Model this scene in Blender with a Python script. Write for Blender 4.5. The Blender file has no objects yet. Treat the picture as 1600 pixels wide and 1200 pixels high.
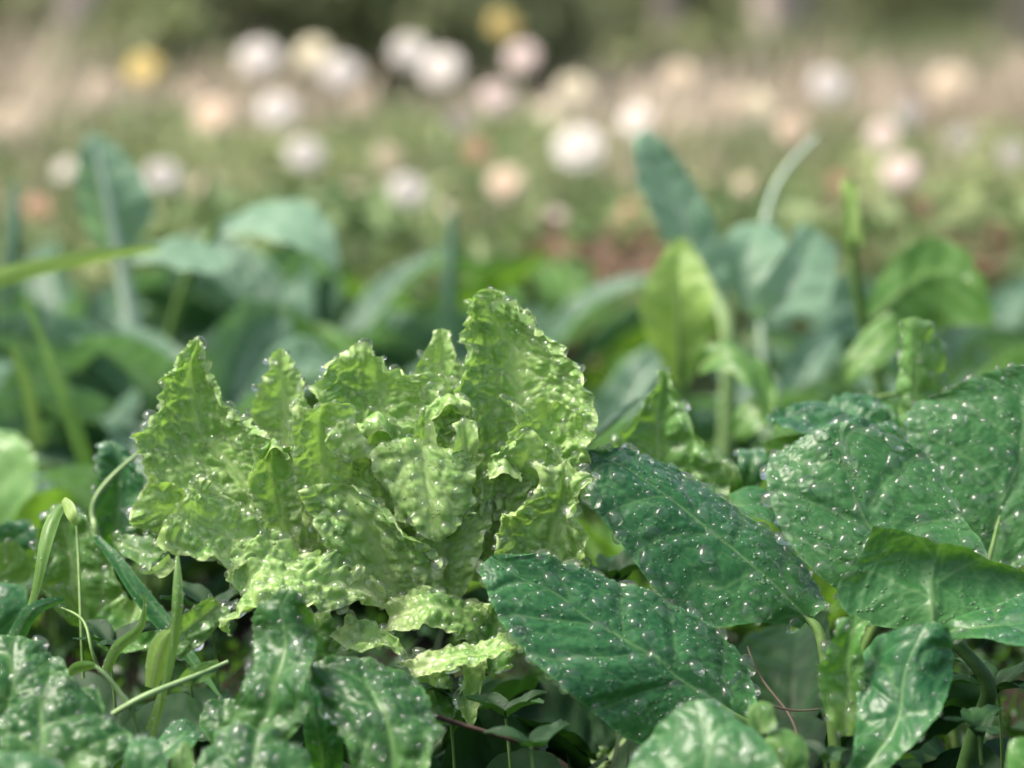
import bpy, math, random
import numpy as np
from mathutils import Vector, Matrix

# ------------------------------------------------------------------ camera, sky, sun, exposure
scene = bpy.context.scene
C = scene.collection
CAM_H, PITCH, LENS, SENSOR = 0.365, math.radians(8.1), 85.0, 36.0
cam_d = bpy.data.cameras.new('camera')
cam = bpy.data.objects.new('camera', cam_d); C.objects.link(cam)
cam.location = (0, 0, CAM_H)
cam.rotation_euler = (math.pi / 2 - PITCH, 0, 0)
cam_d.lens = LENS; cam_d.sensor_width = SENSOR
cam_d.clip_start = 0.02; cam_d.clip_end = 400
cam_d.dof.use_dof = True
cam_d.dof.focus_distance = 1.09
cam_d.dof.aperture_fstop = 4.3
cam_d.dof.aperture_blades = 0
scene.camera = cam

SUN_EL, SUN_AZ = math.radians(58), math.radians(-92)
world = bpy.data.worlds.new('World'); scene.world = world; world.use_nodes = True
wn = world.node_tree.nodes; wl = world.node_tree.links
sky = wn.new('ShaderNodeTexSky'); sky.sky_type = 'NISHITA'; sky.sun_disc = False
sky.sun_elevation = SUN_EL; sky.sun_rotation = SUN_AZ
sky.air_density = 0.9; sky.dust_density = 5.0; sky.ozone_density = 0.2
wn['Background'].inputs['Strength'].default_value = 0.10
wl.new(sky.outputs['Color'], wn['Background'].inputs['Color'])

sun_d = bpy.data.lights.new('sun', 'SUN')
sun_d.energy = 2.3; sun_d.angle = math.radians(27); sun_d.color = (1.0, 0.93, 0.84)
sun = bpy.data.objects.new('sun', sun_d); C.objects.link(sun)
sdir = Vector((math.sin(SUN_AZ) * math.cos(SUN_EL), math.cos(SUN_AZ) * math.cos(SUN_EL), math.sin(SUN_EL)))
sun.rotation_euler = (-sdir).to_track_quat('-Z', 'Y').to_euler()

vs = scene.view_settings
vs.view_transform = 'Standard'; vs.look = 'None'; vs.gamma = 1.0; vs.use_curve_mapping = False
vs.exposure = 1.45
scene.cycles.use_denoising = True
scene.cycles.max_bounces = 18; scene.cycles.transmission_bounces = 14; scene.cycles.transparent_max_bounces = 32
scene.cycles.diffuse_bounces = 2; scene.cycles.glossy_bounces = 4
scene.cycles.sample_clamp_indirect = 6.0
scene.cycles.blur_glossy = 0.3

# ------------------------------------------------------------------ geometry helpers
FPX = LENS / SENSOR * 1600.0
CP, SP = math.cos(PITCH), math.sin(PITCH)
def at(px, py, d):
    """point at ground distance d (metres along +Y) seen along the given line of sight"""
    a = (px - 800.0) / FPX; b = (600.0 - py) / FPX
    y = CP + b * SP; z = -SP + b * CP
    k = d / y
    return np.array((a * k, d, CAM_H + z * k))

def smat(n, m):
    """natural cubic spline matrix: n control values -> m samples"""
    ts = np.linspace(0, n - 1, m)
    I = np.eye(n)
    if n == 2:
        return np.stack([1 - ts, ts], 1)
    A = np.zeros((n, n)); B = np.zeros((n, n))
    A[0, 0] = A[-1, -1] = 1
    for i in range(1, n - 1):
        A[i, i - 1] = 1; A[i, i] = 4; A[i, i + 1] = 1
        B[i, i - 1] = 6; B[i, i] = -12; B[i, i + 1] = 6
    M2 = np.linalg.solve(A, B)
    out = np.zeros((m, n))
    for k, t in enumerate(ts):
        i = min(int(t), n - 2); f = t - i
        out[k] = I[i] * (1 - f) + I[i + 1] * f + M2[i] * ((1 - f) ** 3 - (1 - f)) / 6 + M2[i + 1] * (f ** 3 - f) / 6
    return out

def hsh(ix, iy, seed):
    n = (ix.astype(np.int64) * 374761393 + iy.astype(np.int64) * 668265263 + int(seed) * 1442695041) & 0xFFFFFFFF
    n = ((n ^ (n >> 13)) * 1274126177) & 0xFFFFFFFF
    n = ((n ^ (n >> 16)) * 2246822519) & 0xFFFFFFFF
    return ((n ^ (n >> 15)) & 0xFFFFFF) / float(0xFFFFFF)

def vnoise(x, y, seed):
    x = np.asarray(x, float); y = np.asarray(y, float)
    ix = np.floor(x); iy = np.floor(y); fx = x - ix; fy = y - iy
    fx = fx * fx * fx * (fx * (fx * 6 - 15) + 10); fy = fy * fy * fy * (fy * (fy * 6 - 15) + 10)
    a = hsh(ix, iy, seed); b = hsh(ix + 1, iy, seed); c = hsh(ix, iy + 1, seed); d = hsh(ix + 1, iy + 1, seed)
    return ((a * (1 - fx) + b * fx) * (1 - fy) + (c * (1 - fx) + d * fx) * fy) * 2 - 1

def fbm(x, y, seed, o=3):
    r = 0; a = 1.0; s = 0
    for k in range(o):
        r = r + a * vnoise(x * 2 ** k + 17.3 * k, y * 2 ** k - 9.1 * k, seed + k * 31); s += a; a *= 0.5
    return r / s

def voronoi(x, y, seed):
    ix = np.floor(x); iy = np.floor(y)
    f1 = np.full(x.shape, 9.0); f2 = np.full(x.shape, 9.0); cid = np.zeros(x.shape)
    for dx in (-1, 0, 1):
        for dy in (-1, 0, 1):
            cx = ix + dx; cy = iy + dy
            px = cx + 0.12 + 0.76 * hsh(cx, cy, seed); py = cy + 0.12 + 0.76 * hsh(cx, cy, seed + 77)
            d = np.hypot(px - x, py - y)
            nearer = d < f1
            f2 = np.where(nearer, f1, np.minimum(f2, d))
            cid = np.where(nearer, hsh(cx, cy, seed + 155), cid)
            f1 = np.where(nearer, d, f1)
    return f1, f2, cid

def sstep(x, a=0.0, b=1.0):
    t = np.clip((x - a) / (b - a), 0, 1); return t * t * (3 - 2 * t)

def grid_normals(P):
    du = np.gradient(P, axis=0); dv = np.gradient(P, axis=1)
    n = np.cross(du, dv); l = np.linalg.norm(n, axis=2, keepdims=True)
    return n / np.maximum(l, 1e-12)

def grid_metric(P):
    nu, nv, _ = P.shape
    L = np.linalg.norm(np.diff(P, axis=0), axis=2); s = np.vstack([np.zeros((1, nv)), np.cumsum(L, 0)])
    W = np.linalg.norm(np.diff(P, axis=1), axis=2); t = np.hstack([np.zeros((nu, 1)), np.cumsum(W, 1)])
    mid = nv // 2
    return s, t - t[:, mid:mid + 1], t, t[:, -1:] - t, s[-1:, :] - s

# ------------------------------------------------------------------ materials
MATS = {}
def nodes_of(name):
    m = bpy.data.materials.new(name); m.use_nodes = True
    nt = m.node_tree; nt.nodes.clear()
    out = nt.nodes.new('ShaderNodeOutputMaterial'); MATS[name] = m
    return m, nt, out
def N(nt, t, **kw):
    n = nt.nodes.new(t)
    for k, v in kw.items():
        if k.startswith('i_'): n.inputs[int(k[2:]) if k[2:].isdigit() else k[2:]].default_value = v
        else: setattr(n, k, v)
    return n
def mixc(nt, fac, a, b, mode='MIX'):
    n = nt.nodes.new('ShaderNodeMix'); n.data_type = 'RGBA'; n.blend_type = mode
    for sock, v in ((n.inputs[0], fac), (n.inputs[6], a), (n.inputs[7], b)):
        if isinstance(v, bpy.types.NodeSocket): nt.links.new(v, sock)
        elif isinstance(v, (int, float)): sock.default_value = v
        else: sock.default_value = (*v, 1)
    return n.outputs[2]
def mth(nt, op, a, b=None, clamp=False):
    n = nt.nodes.new('ShaderNodeMath'); n.operation = op; n.use_clamp = clamp
    for i, v in enumerate((a, b)):
        if v is None: continue
        if isinstance(v, bpy.types.NodeSocket): nt.links.new(v, n.inputs[i])
        else: n.inputs[i].default_value = v
    return n.outputs[0]
def attr(nt, name):
    n = nt.nodes.new('ShaderNodeAttribute'); n.attribute_name = name; return n.outputs['Fac']

def leaf_mat(name, base, dark, vein, edge, trans, tmix=0.35, rough=0.38, coat=0.25, mist=0.5, bump=0.16, pale=None, spec=0.3, veinmix=0.8):
    """wet leaf: blade colour with veins and margin, light passing through, fine mist of droplets as relief"""
    m, nt, out = nodes_of(name)
    tc = N(nt, 'ShaderNodeTexCoord')
    no = N(nt, 'ShaderNodeTexNoise', i_Scale=42.0, i_Detail=4.0, i_Roughness=0.6); nt.links.new(tc.outputs['Object'], no.inputs['Vector'])
    no2 = N(nt, 'ShaderNodeTexNoise', i_Scale=380.0, i_Detail=3.0); nt.links.new(tc.outputs['Object'], no2.inputs['Vector'])
    f = N(nt, 'ShaderNodeMapRange', i_1=0.33, i_2=0.67); nt.links.new(no.outputs['Fac'], f.inputs[0])
    col = mixc(nt, f.outputs[0], dark, base)
    f2 = N(nt, 'ShaderNodeMapRange', i_1=0.3, i_2=0.75, i_3=0.0, i_4=0.35); nt.links.new(no2.outputs['Fac'], f2.inputs[0])
    col = mixc(nt, f2.outputs[0], col, edge)
    if pale is not None: col = mixc(nt, attr(nt, 'pale'), col, pale)
    col = mixc(nt, mth(nt, 'MULTIPLY', attr(nt, 'edge'), 0.75), col, edge)
    col = mixc(nt, mth(nt, 'MULTIPLY', attr(nt, 'vein'), veinmix), col, vein)
    # mist droplets: round bumps of uneven size
    vo = N(nt, 'ShaderNodeTexVoronoi', i_Scale=460.0, i_Randomness=1.0); nt.links.new(tc.outputs['Object'], vo.inputs['Vector'])
    sz = N(nt, 'ShaderNodeSeparateColor'); nt.links.new(vo.outputs['Color'], sz.inputs[0])
    pn = N(nt, 'ShaderNodeTexNoise', i_Scale=95.0, i_Detail=2.0); nt.links.new(tc.outputs['Object'], pn.inputs['Vector'])
    patch = N(nt, 'ShaderNodeMapRange', i_1=0.42, i_2=0.62); nt.links.new(pn.outputs['Fac'], patch.inputs[0])
    rad = mth(nt, 'MULTIPLY', mth(nt, 'MULTIPLY', mth(nt, 'POWER', sz.outputs[0], 1.6), patch.outputs[0]), 0.62)
    hgt = mth(nt, 'MULTIPLY', mth(nt, 'SUBTRACT', rad, vo.outputs['Distance']), 2.2)
    hgt = mth(nt, 'MAXIMUM', hgt, 0.0)
    hgt = mth(nt, 'POWER', hgt, 0.5)
    b1 = N(nt, 'ShaderNodeBump', i_Strength=bump, i_Distance=0.0007); nt.links.new(no2.outputs['Fac'], b1.inputs['Height'])
    b2 = N(nt, 'ShaderNodeBump', i_Strength=mist, i_Distance=0.0011); nt.links.new(hgt, b2.inputs['Height']); nt.links.new(b1.outputs[0], b2.inputs['Normal'])
    wet = mth(nt, 'GREATER_THAN', hgt, 0.02)
    col = mixc(nt, mth(nt, 'MULTIPLY', wet, 0.07 * mist), col, (0.62, 0.70, 0.64))
    p = N(nt, 'ShaderNodeBsdfPrincipled')
    nt.links.new(col, p.inputs['Base Color']); nt.links.new(b2.outputs[0], p.inputs['Normal'])
    rn = N(nt, 'ShaderNodeMapRange', i_1=0.3, i_2=0.7, i_3=rough - 0.08, i_4=rough + 0.12); nt.links.new(no.outputs['Fac'], rn.inputs[0])
    rr = N(nt, 'ShaderNodeMix'); rr.data_type = 'FLOAT'
    nt.links.new(wet, rr.inputs[0]); nt.links.new(rn.outputs[0], rr.inputs[2]); rr.inputs[3].default_value = 0.06
    nt.links.new(rr.outputs[0], p.inputs['Roughness'])
    p.inputs['IOR'].default_value = 1.42; p.inputs['Coat Weight'].default_value = coat; p.inputs['Coat Roughness'].default_value = 0.07
    p.inputs['Coat IOR'].default_value = 1.33; p.inputs['Specular IOR Level'].default_value = spec
    nt.links.new(b2.outputs[0], p.inputs['Coat Normal'])
    tr = N(nt, 'ShaderNodeBsdfTranslucent'); nt.links.new(b1.outputs[0], tr.inputs['Normal'])
    tcol = mixc(nt, mth(nt, 'MULTIPLY', attr(nt, 'vein'), 0.5), trans, vein)
    tcol = mixc(nt, f.outputs[0], tcol, tcol)
    nt.links.new(tcol, tr.inputs['Color'])
    mx = N(nt, 'ShaderNodeMixShader', i_0=tmix)
    nt.links.new(p.outputs[0], mx.inputs[1]); nt.links.new(tr.outputs[0], mx.inputs[2]); nt.links.new(mx.outputs[0], out.inputs[0])
    return m

def simple_mat(name, c1, c2, rough=0.6, scale=30, trans=0.0, tcol=None, use_rnd=False, bump=0.0, spec=0.4):
    m, nt, out = nodes_of(name)
    tc = N(nt, 'ShaderNodeTexCoord')
    no = N(nt, 'ShaderNodeTexNoise', i_Scale=scale, i_Detail=5.0); nt.links.new(tc.outputs['Object'], no.inputs['Vector'])
    f = N(nt, 'ShaderNodeMapRange', i_1=0.3, i_2=0.7); nt.links.new(no.outputs['Fac'], f.inputs[0])
    fac = f.outputs[0]
    if use_rnd: fac = mth(nt, 'ADD', mth(nt, 'MULTIPLY', fac, 0.4), mth(nt, 'MULTIPLY', attr(nt, 'rnd'), 0.7), True)
    col = mixc(nt, fac, c1, c2)
    p = N(nt, 'ShaderNodeBsdfPrincipled'); nt.links.new(col, p.inputs['Base Color']); p.inputs['Roughness'].default_value = rough
    p.inputs['Specular IOR Level'].default_value = spec
    if bump:
        b = N(nt, 'ShaderNodeBump', i_Strength=0.8, i_Distance=bump); nt.links.new(no.outputs['Fac'], b.inputs['Height']); nt.links.new(b.outputs[0], p.inputs['Normal'])
    last = p.outputs[0]
    if trans:
        tr = N(nt, 'ShaderNodeBsdfTranslucent')
        if tcol is None: nt.links.new(col, tr.inputs['Color'])
        else: tr.inputs['Color'].default_value = (*tcol, 1)
        mx = N(nt, 'ShaderNodeMixShader', i_0=trans); nt.links.new(last, mx.inputs[1]); nt.links.new(tr.outputs[0], mx.inputs[2]); last = mx.outputs[0]
    nt.links.new(last, out.inputs[0])
    return m

def water_mat(name, glass, ior, veil):
    m, nt, out = nodes_of(name)
    g = N(nt, 'ShaderNodeBsdfGlass', i_Roughness=0.0, i_IOR=1.33); g.inputs['Color'].default_value = (1, 1, 1, 1)
    tp = N(nt, 'ShaderNodeBsdfTransparent'); gl = N(nt, 'ShaderNodeBsdfGlossy', i_Roughness=0.02)
    fr = N(nt, 'ShaderNodeFresnel', i_IOR=ior); ge = N(nt, 'ShaderNodeNewGeometry')
    ff = mth(nt, 'MULTIPLY', fr.outputs[0], mth(nt, 'SUBTRACT', 1.0, ge.outputs['Backfacing']))   # no mirror on the inner side of the skin
    m1 = N(nt, 'ShaderNodeMixShader'); nt.links.new(ff, m1.inputs[0]); nt.links.new(tp.outputs[0], m1.inputs[1]); nt.links.new(gl.outputs[0], m1.inputs[2])
    m2 = N(nt, 'ShaderNodeMixShader', i_0=glass); nt.links.new(m1.outputs[0], m2.inputs[1]); nt.links.new(g.outputs[0], m2.inputs[2])
    df = N(nt, 'ShaderNodeBsdfDiffuse'); df.inputs['Color'].default_value = (0.85, 0.9, 0.88, 1)
    m3 = N(nt, 'ShaderNodeMixShader', i_0=veil); nt.links.new(m2.outputs[0], m3.inputs[1]); nt.links.new(df.outputs[0], m3.inputs[2])
    nt.links.new(m3.outputs[0], out.inputs[0])
water_mat('water', 0.34, 1.46, 0.014)
water_mat('water_bead', 0.52, 1.48, 0.016)
leaf_mat('lettuce', (0.32, 0.53, 0.14), (0.105, 0.29, 0.048), (0.48, 0.63, 0.25), (0.54, 0.67, 0.28), (0.37, 0.66, 0.10), tmix=0.29, rough=0.34, coat=0.6, mist=1.0, pale=(0.34, 0.44, 0.18))
leaf_mat('spinach', (0.022, 0.105, 0.036), (0.010, 0.066, 0.025), (0.19, 0.34, 0.12), (0.08, 0.25, 0.075), (0.10, 0.34, 0.02), tmix=0.22, rough=0.38, coat=0.3, mist=0.9, pale=(0.04, 0.14, 0.036), veinmix=0.5)
leaf_mat('spinach_mid', (0.036, 0.142, 0.038), (0.020, 0.10, 0.029), (0.22, 0.34, 0.14), (0.12, 0.27, 0.10), (0.14, 0.38, 0.03), tmix=0.25, rough=0.4, coat=0.4, mist=1.0, pale=(0.055, 0.17, 0.042), veinmix=0.5)
leaf_mat('spinach_light', (0.075, 0.215, 0.04), (0.045, 0.16, 0.03), (0.22, 0.36, 0.12), (0.14, 0.30, 0.08), (0.16, 0.42, 0.02), tmix=0.34, rough=0.42, coat=0.3, mist=0.7, pale=(0.18, 0.32, 0.07))
leaf_mat('chard', (0.021, 0.095, 0.025), (0.010, 0.060, 0.018), (0.16, 0.30, 0.09), (0.10, 0.25, 0.06), (0.14, 0.36, 0.03), tmix=0.25, rough=0.38, coat=0.3, mist=0.5, pale=(0.11, 0.24, 0.06))
leaf_mat('kale', (0.052, 0.13, 0.076), (0.023, 0.072, 0.042), (0.40, 0.50, 0.40), (0.20, 0.34, 0.22), (0.15, 0.34, 0.08), tmix=0.26, rough=0.5, coat=0.12, mist=0.2)
leaf_mat('blue_leaf', (0.20, 0.34, 0.22), (0.13, 0.25, 0.155), (0.40, 0.50, 0.40), (0.26, 0.40, 0.28), (0.26, 0.46, 0.17), tmix=0.38, rough=0.45, coat=0.15, mist=0.2)
leaf_mat('pale_leaf', (0.25, 0.40, 0.09), (0.17, 0.32, 0.06), (0.40, 0.52, 0.2), (0.35, 0.48, 0.16), (0.36, 0.58, 0.08), tmix=0.4, rough=0.45, coat=0.2, mist=0.3)
leaf_mat('mid_leaf', (0.16, 0.33, 0.10), (0.08, 0.22, 0.05), (0.30, 0.44, 0.17), (0.24, 0.40, 0.13), (0.24, 0.48, 0.05), tmix=0.3, rough=0.36, coat=0.5, mist=0.8)
leaf_mat('green_leaf', (0.08, 0.20, 0.04), (0.035, 0.12, 0.025), (0.25, 0.38, 0.13), (0.18, 0.32, 0.09), (0.20, 0.42, 0.03), tmix=0.3, rough=0.4, coat=0.3, mist=0.3)
leaf_mat('grass_blade', (0.12, 0.25, 0.05), (0.07, 0.18, 0.035), (0.22, 0.35, 0.12), (0.2, 0.34, 0.1), (0.22, 0.42, 0.04), tmix=0.33, rough=0.4, coat=0.3, mist=0.4)
simple_mat('shade_leaf', (0.008, 0.032, 0.010), (0.022, 0.07, 0.02), 0.6, 60, trans=0.12, tcol=(0.06, 0.2, 0.02), spec=0.25)  # deep shade of the gaps painted into a dark, dull leaf colour
simple_mat('dark_stem', (0.03, 0.075, 0.018), (0.06, 0.13, 0.035), 0.5, 120, bump=0.0006)
simple_mat('stem', (0.09, 0.18, 0.04), (0.17, 0.28, 0.08), 0.45, 120, bump=0.0006)
simple_mat('pale_stem', (0.20, 0.33, 0.12), (0.30, 0.42, 0.19), 0.45, 120, bump=0.0006)
simple_mat('kale_stem', (0.32, 0.44, 0.32), (0.42, 0.52, 0.40), 0.45, 120, bump=0.0006)
simple_mat('twig', (0.035, 0.022, 0.014), (0.075, 0.045, 0.028), 0.7, 200, bump=0.001)
simple_mat('straw', (0.05, 0.04, 0.026), (0.10, 0.08, 0.05), 0.7, 90)
simple_mat('soil', (0.012, 0.009, 0.006), (0.034, 0.024, 0.016), 0.95, 22, bump=0.01, spec=0.2)
simple_mat('low_leaves', (0.010, 0.034, 0.010), (0.03, 0.085, 0.02), 0.42, 60, trans=0.25, tcol=(0.12, 0.3, 0.02), use_rnd=True)  # weed colour lowered to stand in for shadow under the crop
simple_mat('bed_leaves', (0.07, 0.165, 0.05), (0.38, 0.42, 0.18), 0.55, 3, trans=0.3, use_rnd=True)
simple_mat('dry_grass', (0.26, 0.29, 0.15), (0.60, 0.50, 0.39), 0.8, 1.2, trans=0.25, use_rnd=True)
simple_mat('far_leaves', (0.12, 0.19, 0.07), (0.46, 0.48, 0.25), 0.6, 1.0, trans=0.4, use_rnd=True)
simple_mat('dead_leaf', (0.13, 0.085, 0.05), (0.29, 0.19, 0.12), 0.8, 30, trans=0.2, use_rnd=True)
simple_mat('bark', (0.30, 0.25, 0.20), (0.48, 0.42, 0.36), 0.9, 12, bump=0.02)
simple_mat('flower_stem', (0.06, 0.13, 0.03), (0.12, 0.2, 0.05), 0.6, 40)
simple_mat('flower_eye', (0.55, 0.33, 0.04), (0.7, 0.46, 0.08), 0.8, 200)
for nm, c in (('white', (0.82, 0.77, 0.71)), ('pink', (0.80, 0.66, 0.61)), ('cream', (0.84, 0.78, 0.58)), ('peach', (0.85, 0.68, 0.52)),
              ('yellow', (0.80, 0.63, 0.22)), ('salmon', (0.58, 0.36, 0.24)), ('beige', (0.66, 0.56, 0.42)), ('grey', (0.55, 0.53, 0.5))):
    simple_mat('petal_' + nm, tuple(x * 0.93 for x in c), c, 0.6, 60, trans=0.35)

# ------------------------------------------------------------------ object helpers
def link_mesh(name, V, F, mat, parent=None, attrs=None, smooth=True, origin=None):
    me = bpy.data.meshes.new(name)
    V = np.asarray(V, float)
    if origin is not None: V = V - np.asarray(origin)
    F = np.asarray(F, np.int32)
    me.vertices.add(len(V)); me.vertices.foreach_set('co', V.ravel())
    k = F.shape[1]
    me.loops.add(F.size); me.loops.foreach_set('vertex_index', F.ravel())
    me.polygons.add(len(F)); me.polygons.foreach_set('loop_start', np.arange(0, F.size, k, dtype=np.int32))
    me.polygons.foreach_set('loop_total', np.full(len(F), k, np.int32))
    if smooth: me.polygons.foreach_set('use_smooth', np.ones(len(F), bool))
    for an, av in (attrs or {}).items():
        a = me.attributes.new(an, 'FLOAT', 'POINT'); a.data.foreach_set('value', np.asarray(av, np.float32).ravel())
    me.update(calc_edges=True); me.validate()
    me.materials.append(MATS[mat])
    o = bpy.data.objects.new(name, me); C.objects.link(o)
    if parent is not None: o.parent = parent
    return o

def thing(name, label, cat, loc, group=None):
    o = bpy.data.objects.new(name, None); C.objects.link(o)
    o.location = tuple(float(v) for v in loc); o.empty_display_size = 0.02
    o['label'] = label; o['category'] = cat
    if group: o['group'] = group
    return o
def tag(o, label, cat, group=None, kind=None):
    o['label'] = label; o['category'] = cat
    if group: o['group'] = group
    if kind: o['kind'] = kind
    return o

def grid_faces(nu, nv, off=0):
    i, j = np.meshgrid(np.arange(nu - 1), np.arange(nv - 1), indexing='ij')
    a = (i * nv + j).ravel() + off
    return np.stack([a, a + 1, a + nv + 1, a + nv], 1)

def tube(points, radii, n=8, m=24):
    P = smat(len(points), m) @ np.asarray(points, float)
    R = np.interp(np.linspace(0, 1, m), np.linspace(0, 1, len(radii)), radii)
    T = np.gradient(P, axis=0); T /= np.linalg.norm(T, axis=1, keepdims=True)
    ref = np.array((0.3, 0.9, 0.2)); V = []
    for k in range(m):
        a = np.cross(T[k], ref); a /= np.linalg.norm(a); b = np.cross(T[k], a)
        for q in range(n):
            w = 2 * math.pi * q / n; V.append(P[k] + R[k] * (a * math.cos(w) + b * math.sin(w)))
    F = [(k * n + q, k * n + (q + 1) % n, (k + 1) * n + (q + 1) % n, (k + 1) * n + q) for k in range(m - 1) for q in range(n)]
    return np.array(V), np.array(F)

def tube_obj(name, points, radii, mat, parent=None, n=8, m=24, origin=None):
    V, F = tube(points, radii, n, m)
    o = origin if origin is not None else (None if parent is None else parent.location)
    return link_mesh(name, V, F, mat, parent, origin=o, attrs={'vein': np.zeros(len(V)), 'edge': np.zeros(len(V)), 'pale': np.zeros(len(V))})

# ------------------------------------------------------------------ leaf blades
def S(d, cup, skew, *pts):
    """one rib line across a blade: distance, how far the margins come forward, twist, points left to right"""
    return d, cup, skew, pts

STYLE = {
    'lettuce': dict(ruf=0.0028, res=0.00082, blis=0.0030, cell=0.0098, blis2=0.0010, cell2=0.0043, frill=0.0060, fw=0.022, flam=0.030, jag=0.0022, sv=0.026, svk=1.0, quilt=0.0010, ribw=0.0014, wav=0.003, edgew=0.0011),
    'spinach': dict(res=0.0009, blis=0.0005, cell=0.0125, blis2=0.0002, cell2=0.004, frill=0.0004, fw=0.010, flam=0.020, jag=0.0005, sv=0.029, svk=0.95, quilt=0.0010, ribw=0.0009, wav=0.0011, edgew=0.0010),
    'chard': dict(res=0.001, blis=0.0015, cell=0.013, blis2=0.0004, cell2=0.0045, frill=0.0025, fw=0.012, flam=0.018, jag=0.0012, sv=0.022, svk=0.9, quilt=0.0012, ribw=0.0014, wav=0.003, edgew=0.0008),
    'plain': dict(res=0.0034, blis=0.0008, cell=0.012, blis2=0.0, cell2=0.005, frill=0.002, fw=0.015, flam=0.03, jag=0.001, sv=0.022, svk=0.8, quilt=0.0014, ribw=0.0018, wav=0.003, edgew=0.0012),
}
def blade(stations, style, seed, flip=False, world=False, **over):
    """curved blade through the rib lines, with veins, quilting, blisters, frilled and notched margins"""
    st = dict(STYLE[style]); st.update(over)
    K = 9
    rows = []
    for d, cup, skew, pts in stations:
        if world:
            pw = np.array(pts, float)
        else:
            n = len(pts)
            pw = []
            for q, p in enumerate(pts):
                v = 2 * q / (n - 1) - 1
                pw.append(at(p[0], p[1], d + cup * v * v + skew * v + (p[2] if len(p) > 2 else 0)))
            pw = np.array(pw)
        rows.append(smat(len(pw), K) @ pw)
    G = np.array(rows)
    coarse = np.einsum('us,skc->ukc', smat(len(rows), 30), G)
    Ls = np.linalg.norm(np.diff(coarse, axis=0), axis=2).sum(0).max(); Lt = np.linalg.norm(np.diff(coarse, axis=1), axis=2).sum(1).max()
    nu = int(np.clip(Ls / st['res'], 14, 240)); nv = int(np.clip(Lt / st['res'], 10, 240)) | 1
    P = np.einsum('us,skc->ukc', smat(len(rows), nu), G)
    P = np.einsum('vk,ukc->uvc', smat(K, nv), P)
    # even out spacing along both directions
    s, t, tl, tr, top = grid_metric(P)
    n = grid_normals(P)
    view = P - np.array((0, 0, CAM_H))
    if (np.sum(n * view, axis=2)).mean() > 0: n = -n
    if flip: n = -n
    ss = s.mean(1, keepdims=True) * 0.5 + s * 0.5
    wx = vnoise(ss / 0.02, t / 0.02, seed + 5) * 0.004; wy = vnoise(ss / 0.02, t / 0.02, seed + 6) * 0.004
    X, Y = ss + wx, t + wy
    e = np.minimum(np.minimum(tl, tr), top)
    prog = ss / max(ss.max(), 1e-6)
    # side veins leave the midrib alternately and run outward and up
    side = np.where(Y > 0, 0.0, 0.5)
    ph = (X - np.abs(Y) * st['svk'] + np.abs(Y) ** 2 * 4.0) / st['sv'] + side
    fr = np.abs(ph - np.round(ph)) * st['sv'] * 0.78
    dm = np.abs(t)
    f1, f2, cid = voronoi(X / st['cell'], Y / st['cell'], seed)
    g1, g2, _ = voronoi(X / st['cell2'] + 3.3, Y / st['cell2'], seed + 9)
    eb = (f2 - f1); eb2 = (g2 - g1)
    amp = sstep(dm, 0.0, 0.008) * 0.85 + 0.15
    h = st['blis'] * (sstep(eb, 0, 0.55) * (0.5 + 0.8 * cid)) * amp
    h += st['blis2'] * sstep(eb2, 0, 0.6) * amp
    h += st['quilt'] * sstep(np.minimum(fr, dm), 0, 0.006)
    h += st['ribw'] * -0.42 * np.exp(-(dm / (st['ribw'] * (1.15 - 0.8 * prog))) ** 2) * (1 - 0.6 * prog)
    roww = (tl + tr)[:, :1]
    thin = np.clip(roww / 0.034, 0.05, 1.0) ** 1.3
    ew = (1 - sstep(e, 0, st['fw'])) * thin
    fl = st['flam']
    h += st['frill'] * ew * np.clip(fbm(X / fl, Y / fl, seed + 21, 2) * 1.5 + 0.6 * vnoise(X / (fl * 0.4), Y / (fl * 0.4), seed + 22), -1.1, 1.1)
    if st.get('ruf'): h += st['ruf'] * thin * (1 - sstep(e, 0, 0.008)) * (vnoise(X / 0.0075, Y / 0.0075, seed + 71) + 0.5 * vnoise(X / 0.0038, Y / 0.0038, seed + 72))
    h += st['wav'] * fbm(X / 0.035, Y / 0.035, seed + 33, 2) * (0.35 + 0.65 * (1 - sstep(e, 0, 0.03)))
    P2 = P + n * h[..., None]
    # notched, uneven margin
    dv = np.gradient(P2, axis=1); dv /= np.maximum(np.linalg.norm(dv, axis=2, keepdims=True), 1e-9)
    du = np.gradient(P2, axis=0); du /= np.maximum(np.linalg.norm(du, axis=2, keepdims=True), 1e-9)
    def jagn(c, sd): return (1.2 * vnoise(c / 0.021, c * 0 + 0.5, sd + 5) + 0.65 * vnoise(c / 0.008, c * 0 + 0.5, sd) + 0.5 * vnoise(c / 0.0032, c * 0 + 0.5, sd + 1) + 0.25 * vnoise(c / 0.0015, c * 0 + .5, sd + 2))
    j = st['jag'] * thin; jw = 0.005
    P2 = P2 + dv * (j * jagn(s, seed + 41) * np.exp(-tr / jw))[..., None] - dv * (j * jagn(s, seed + 51) * np.exp(-tl / jw))[..., None]
    P2 = P2 + du * (j * jagn(t, seed + 61) * np.exp(-top / jw))[..., None]
    dmw = np.abs(t + 0.0035 * vnoise(ss / 0.018, ss * 0 + .5, seed + 81) * sstep(prog, 0.1, 0.4))
    vein = np.exp(-(dmw / (st['ribw'] * (1.15 - 0.95 * prog))) ** 2) * (1 - 0.55 * sstep(prog, 0.45, 0.95))
    vein = np.maximum(vein, 0.55 * np.exp(-(fr / (0.00050 + st['ribw'] * 0.12)) ** 2) * (1 - sstep(e, 0.0, 0.004) * 0.0))
    vein = np.maximum(vein, (0.6 if style == 'lettuce' else 0.34) * np.exp(-(eb * st['cell'] / 0.0006) ** 2))
    edge = np.exp(-(e / st['edgew']) ** 1.3)
    pale = (1 - sstep(prog, 0.0, 0.45))
    n2 = grid_normals(P2)
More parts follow.
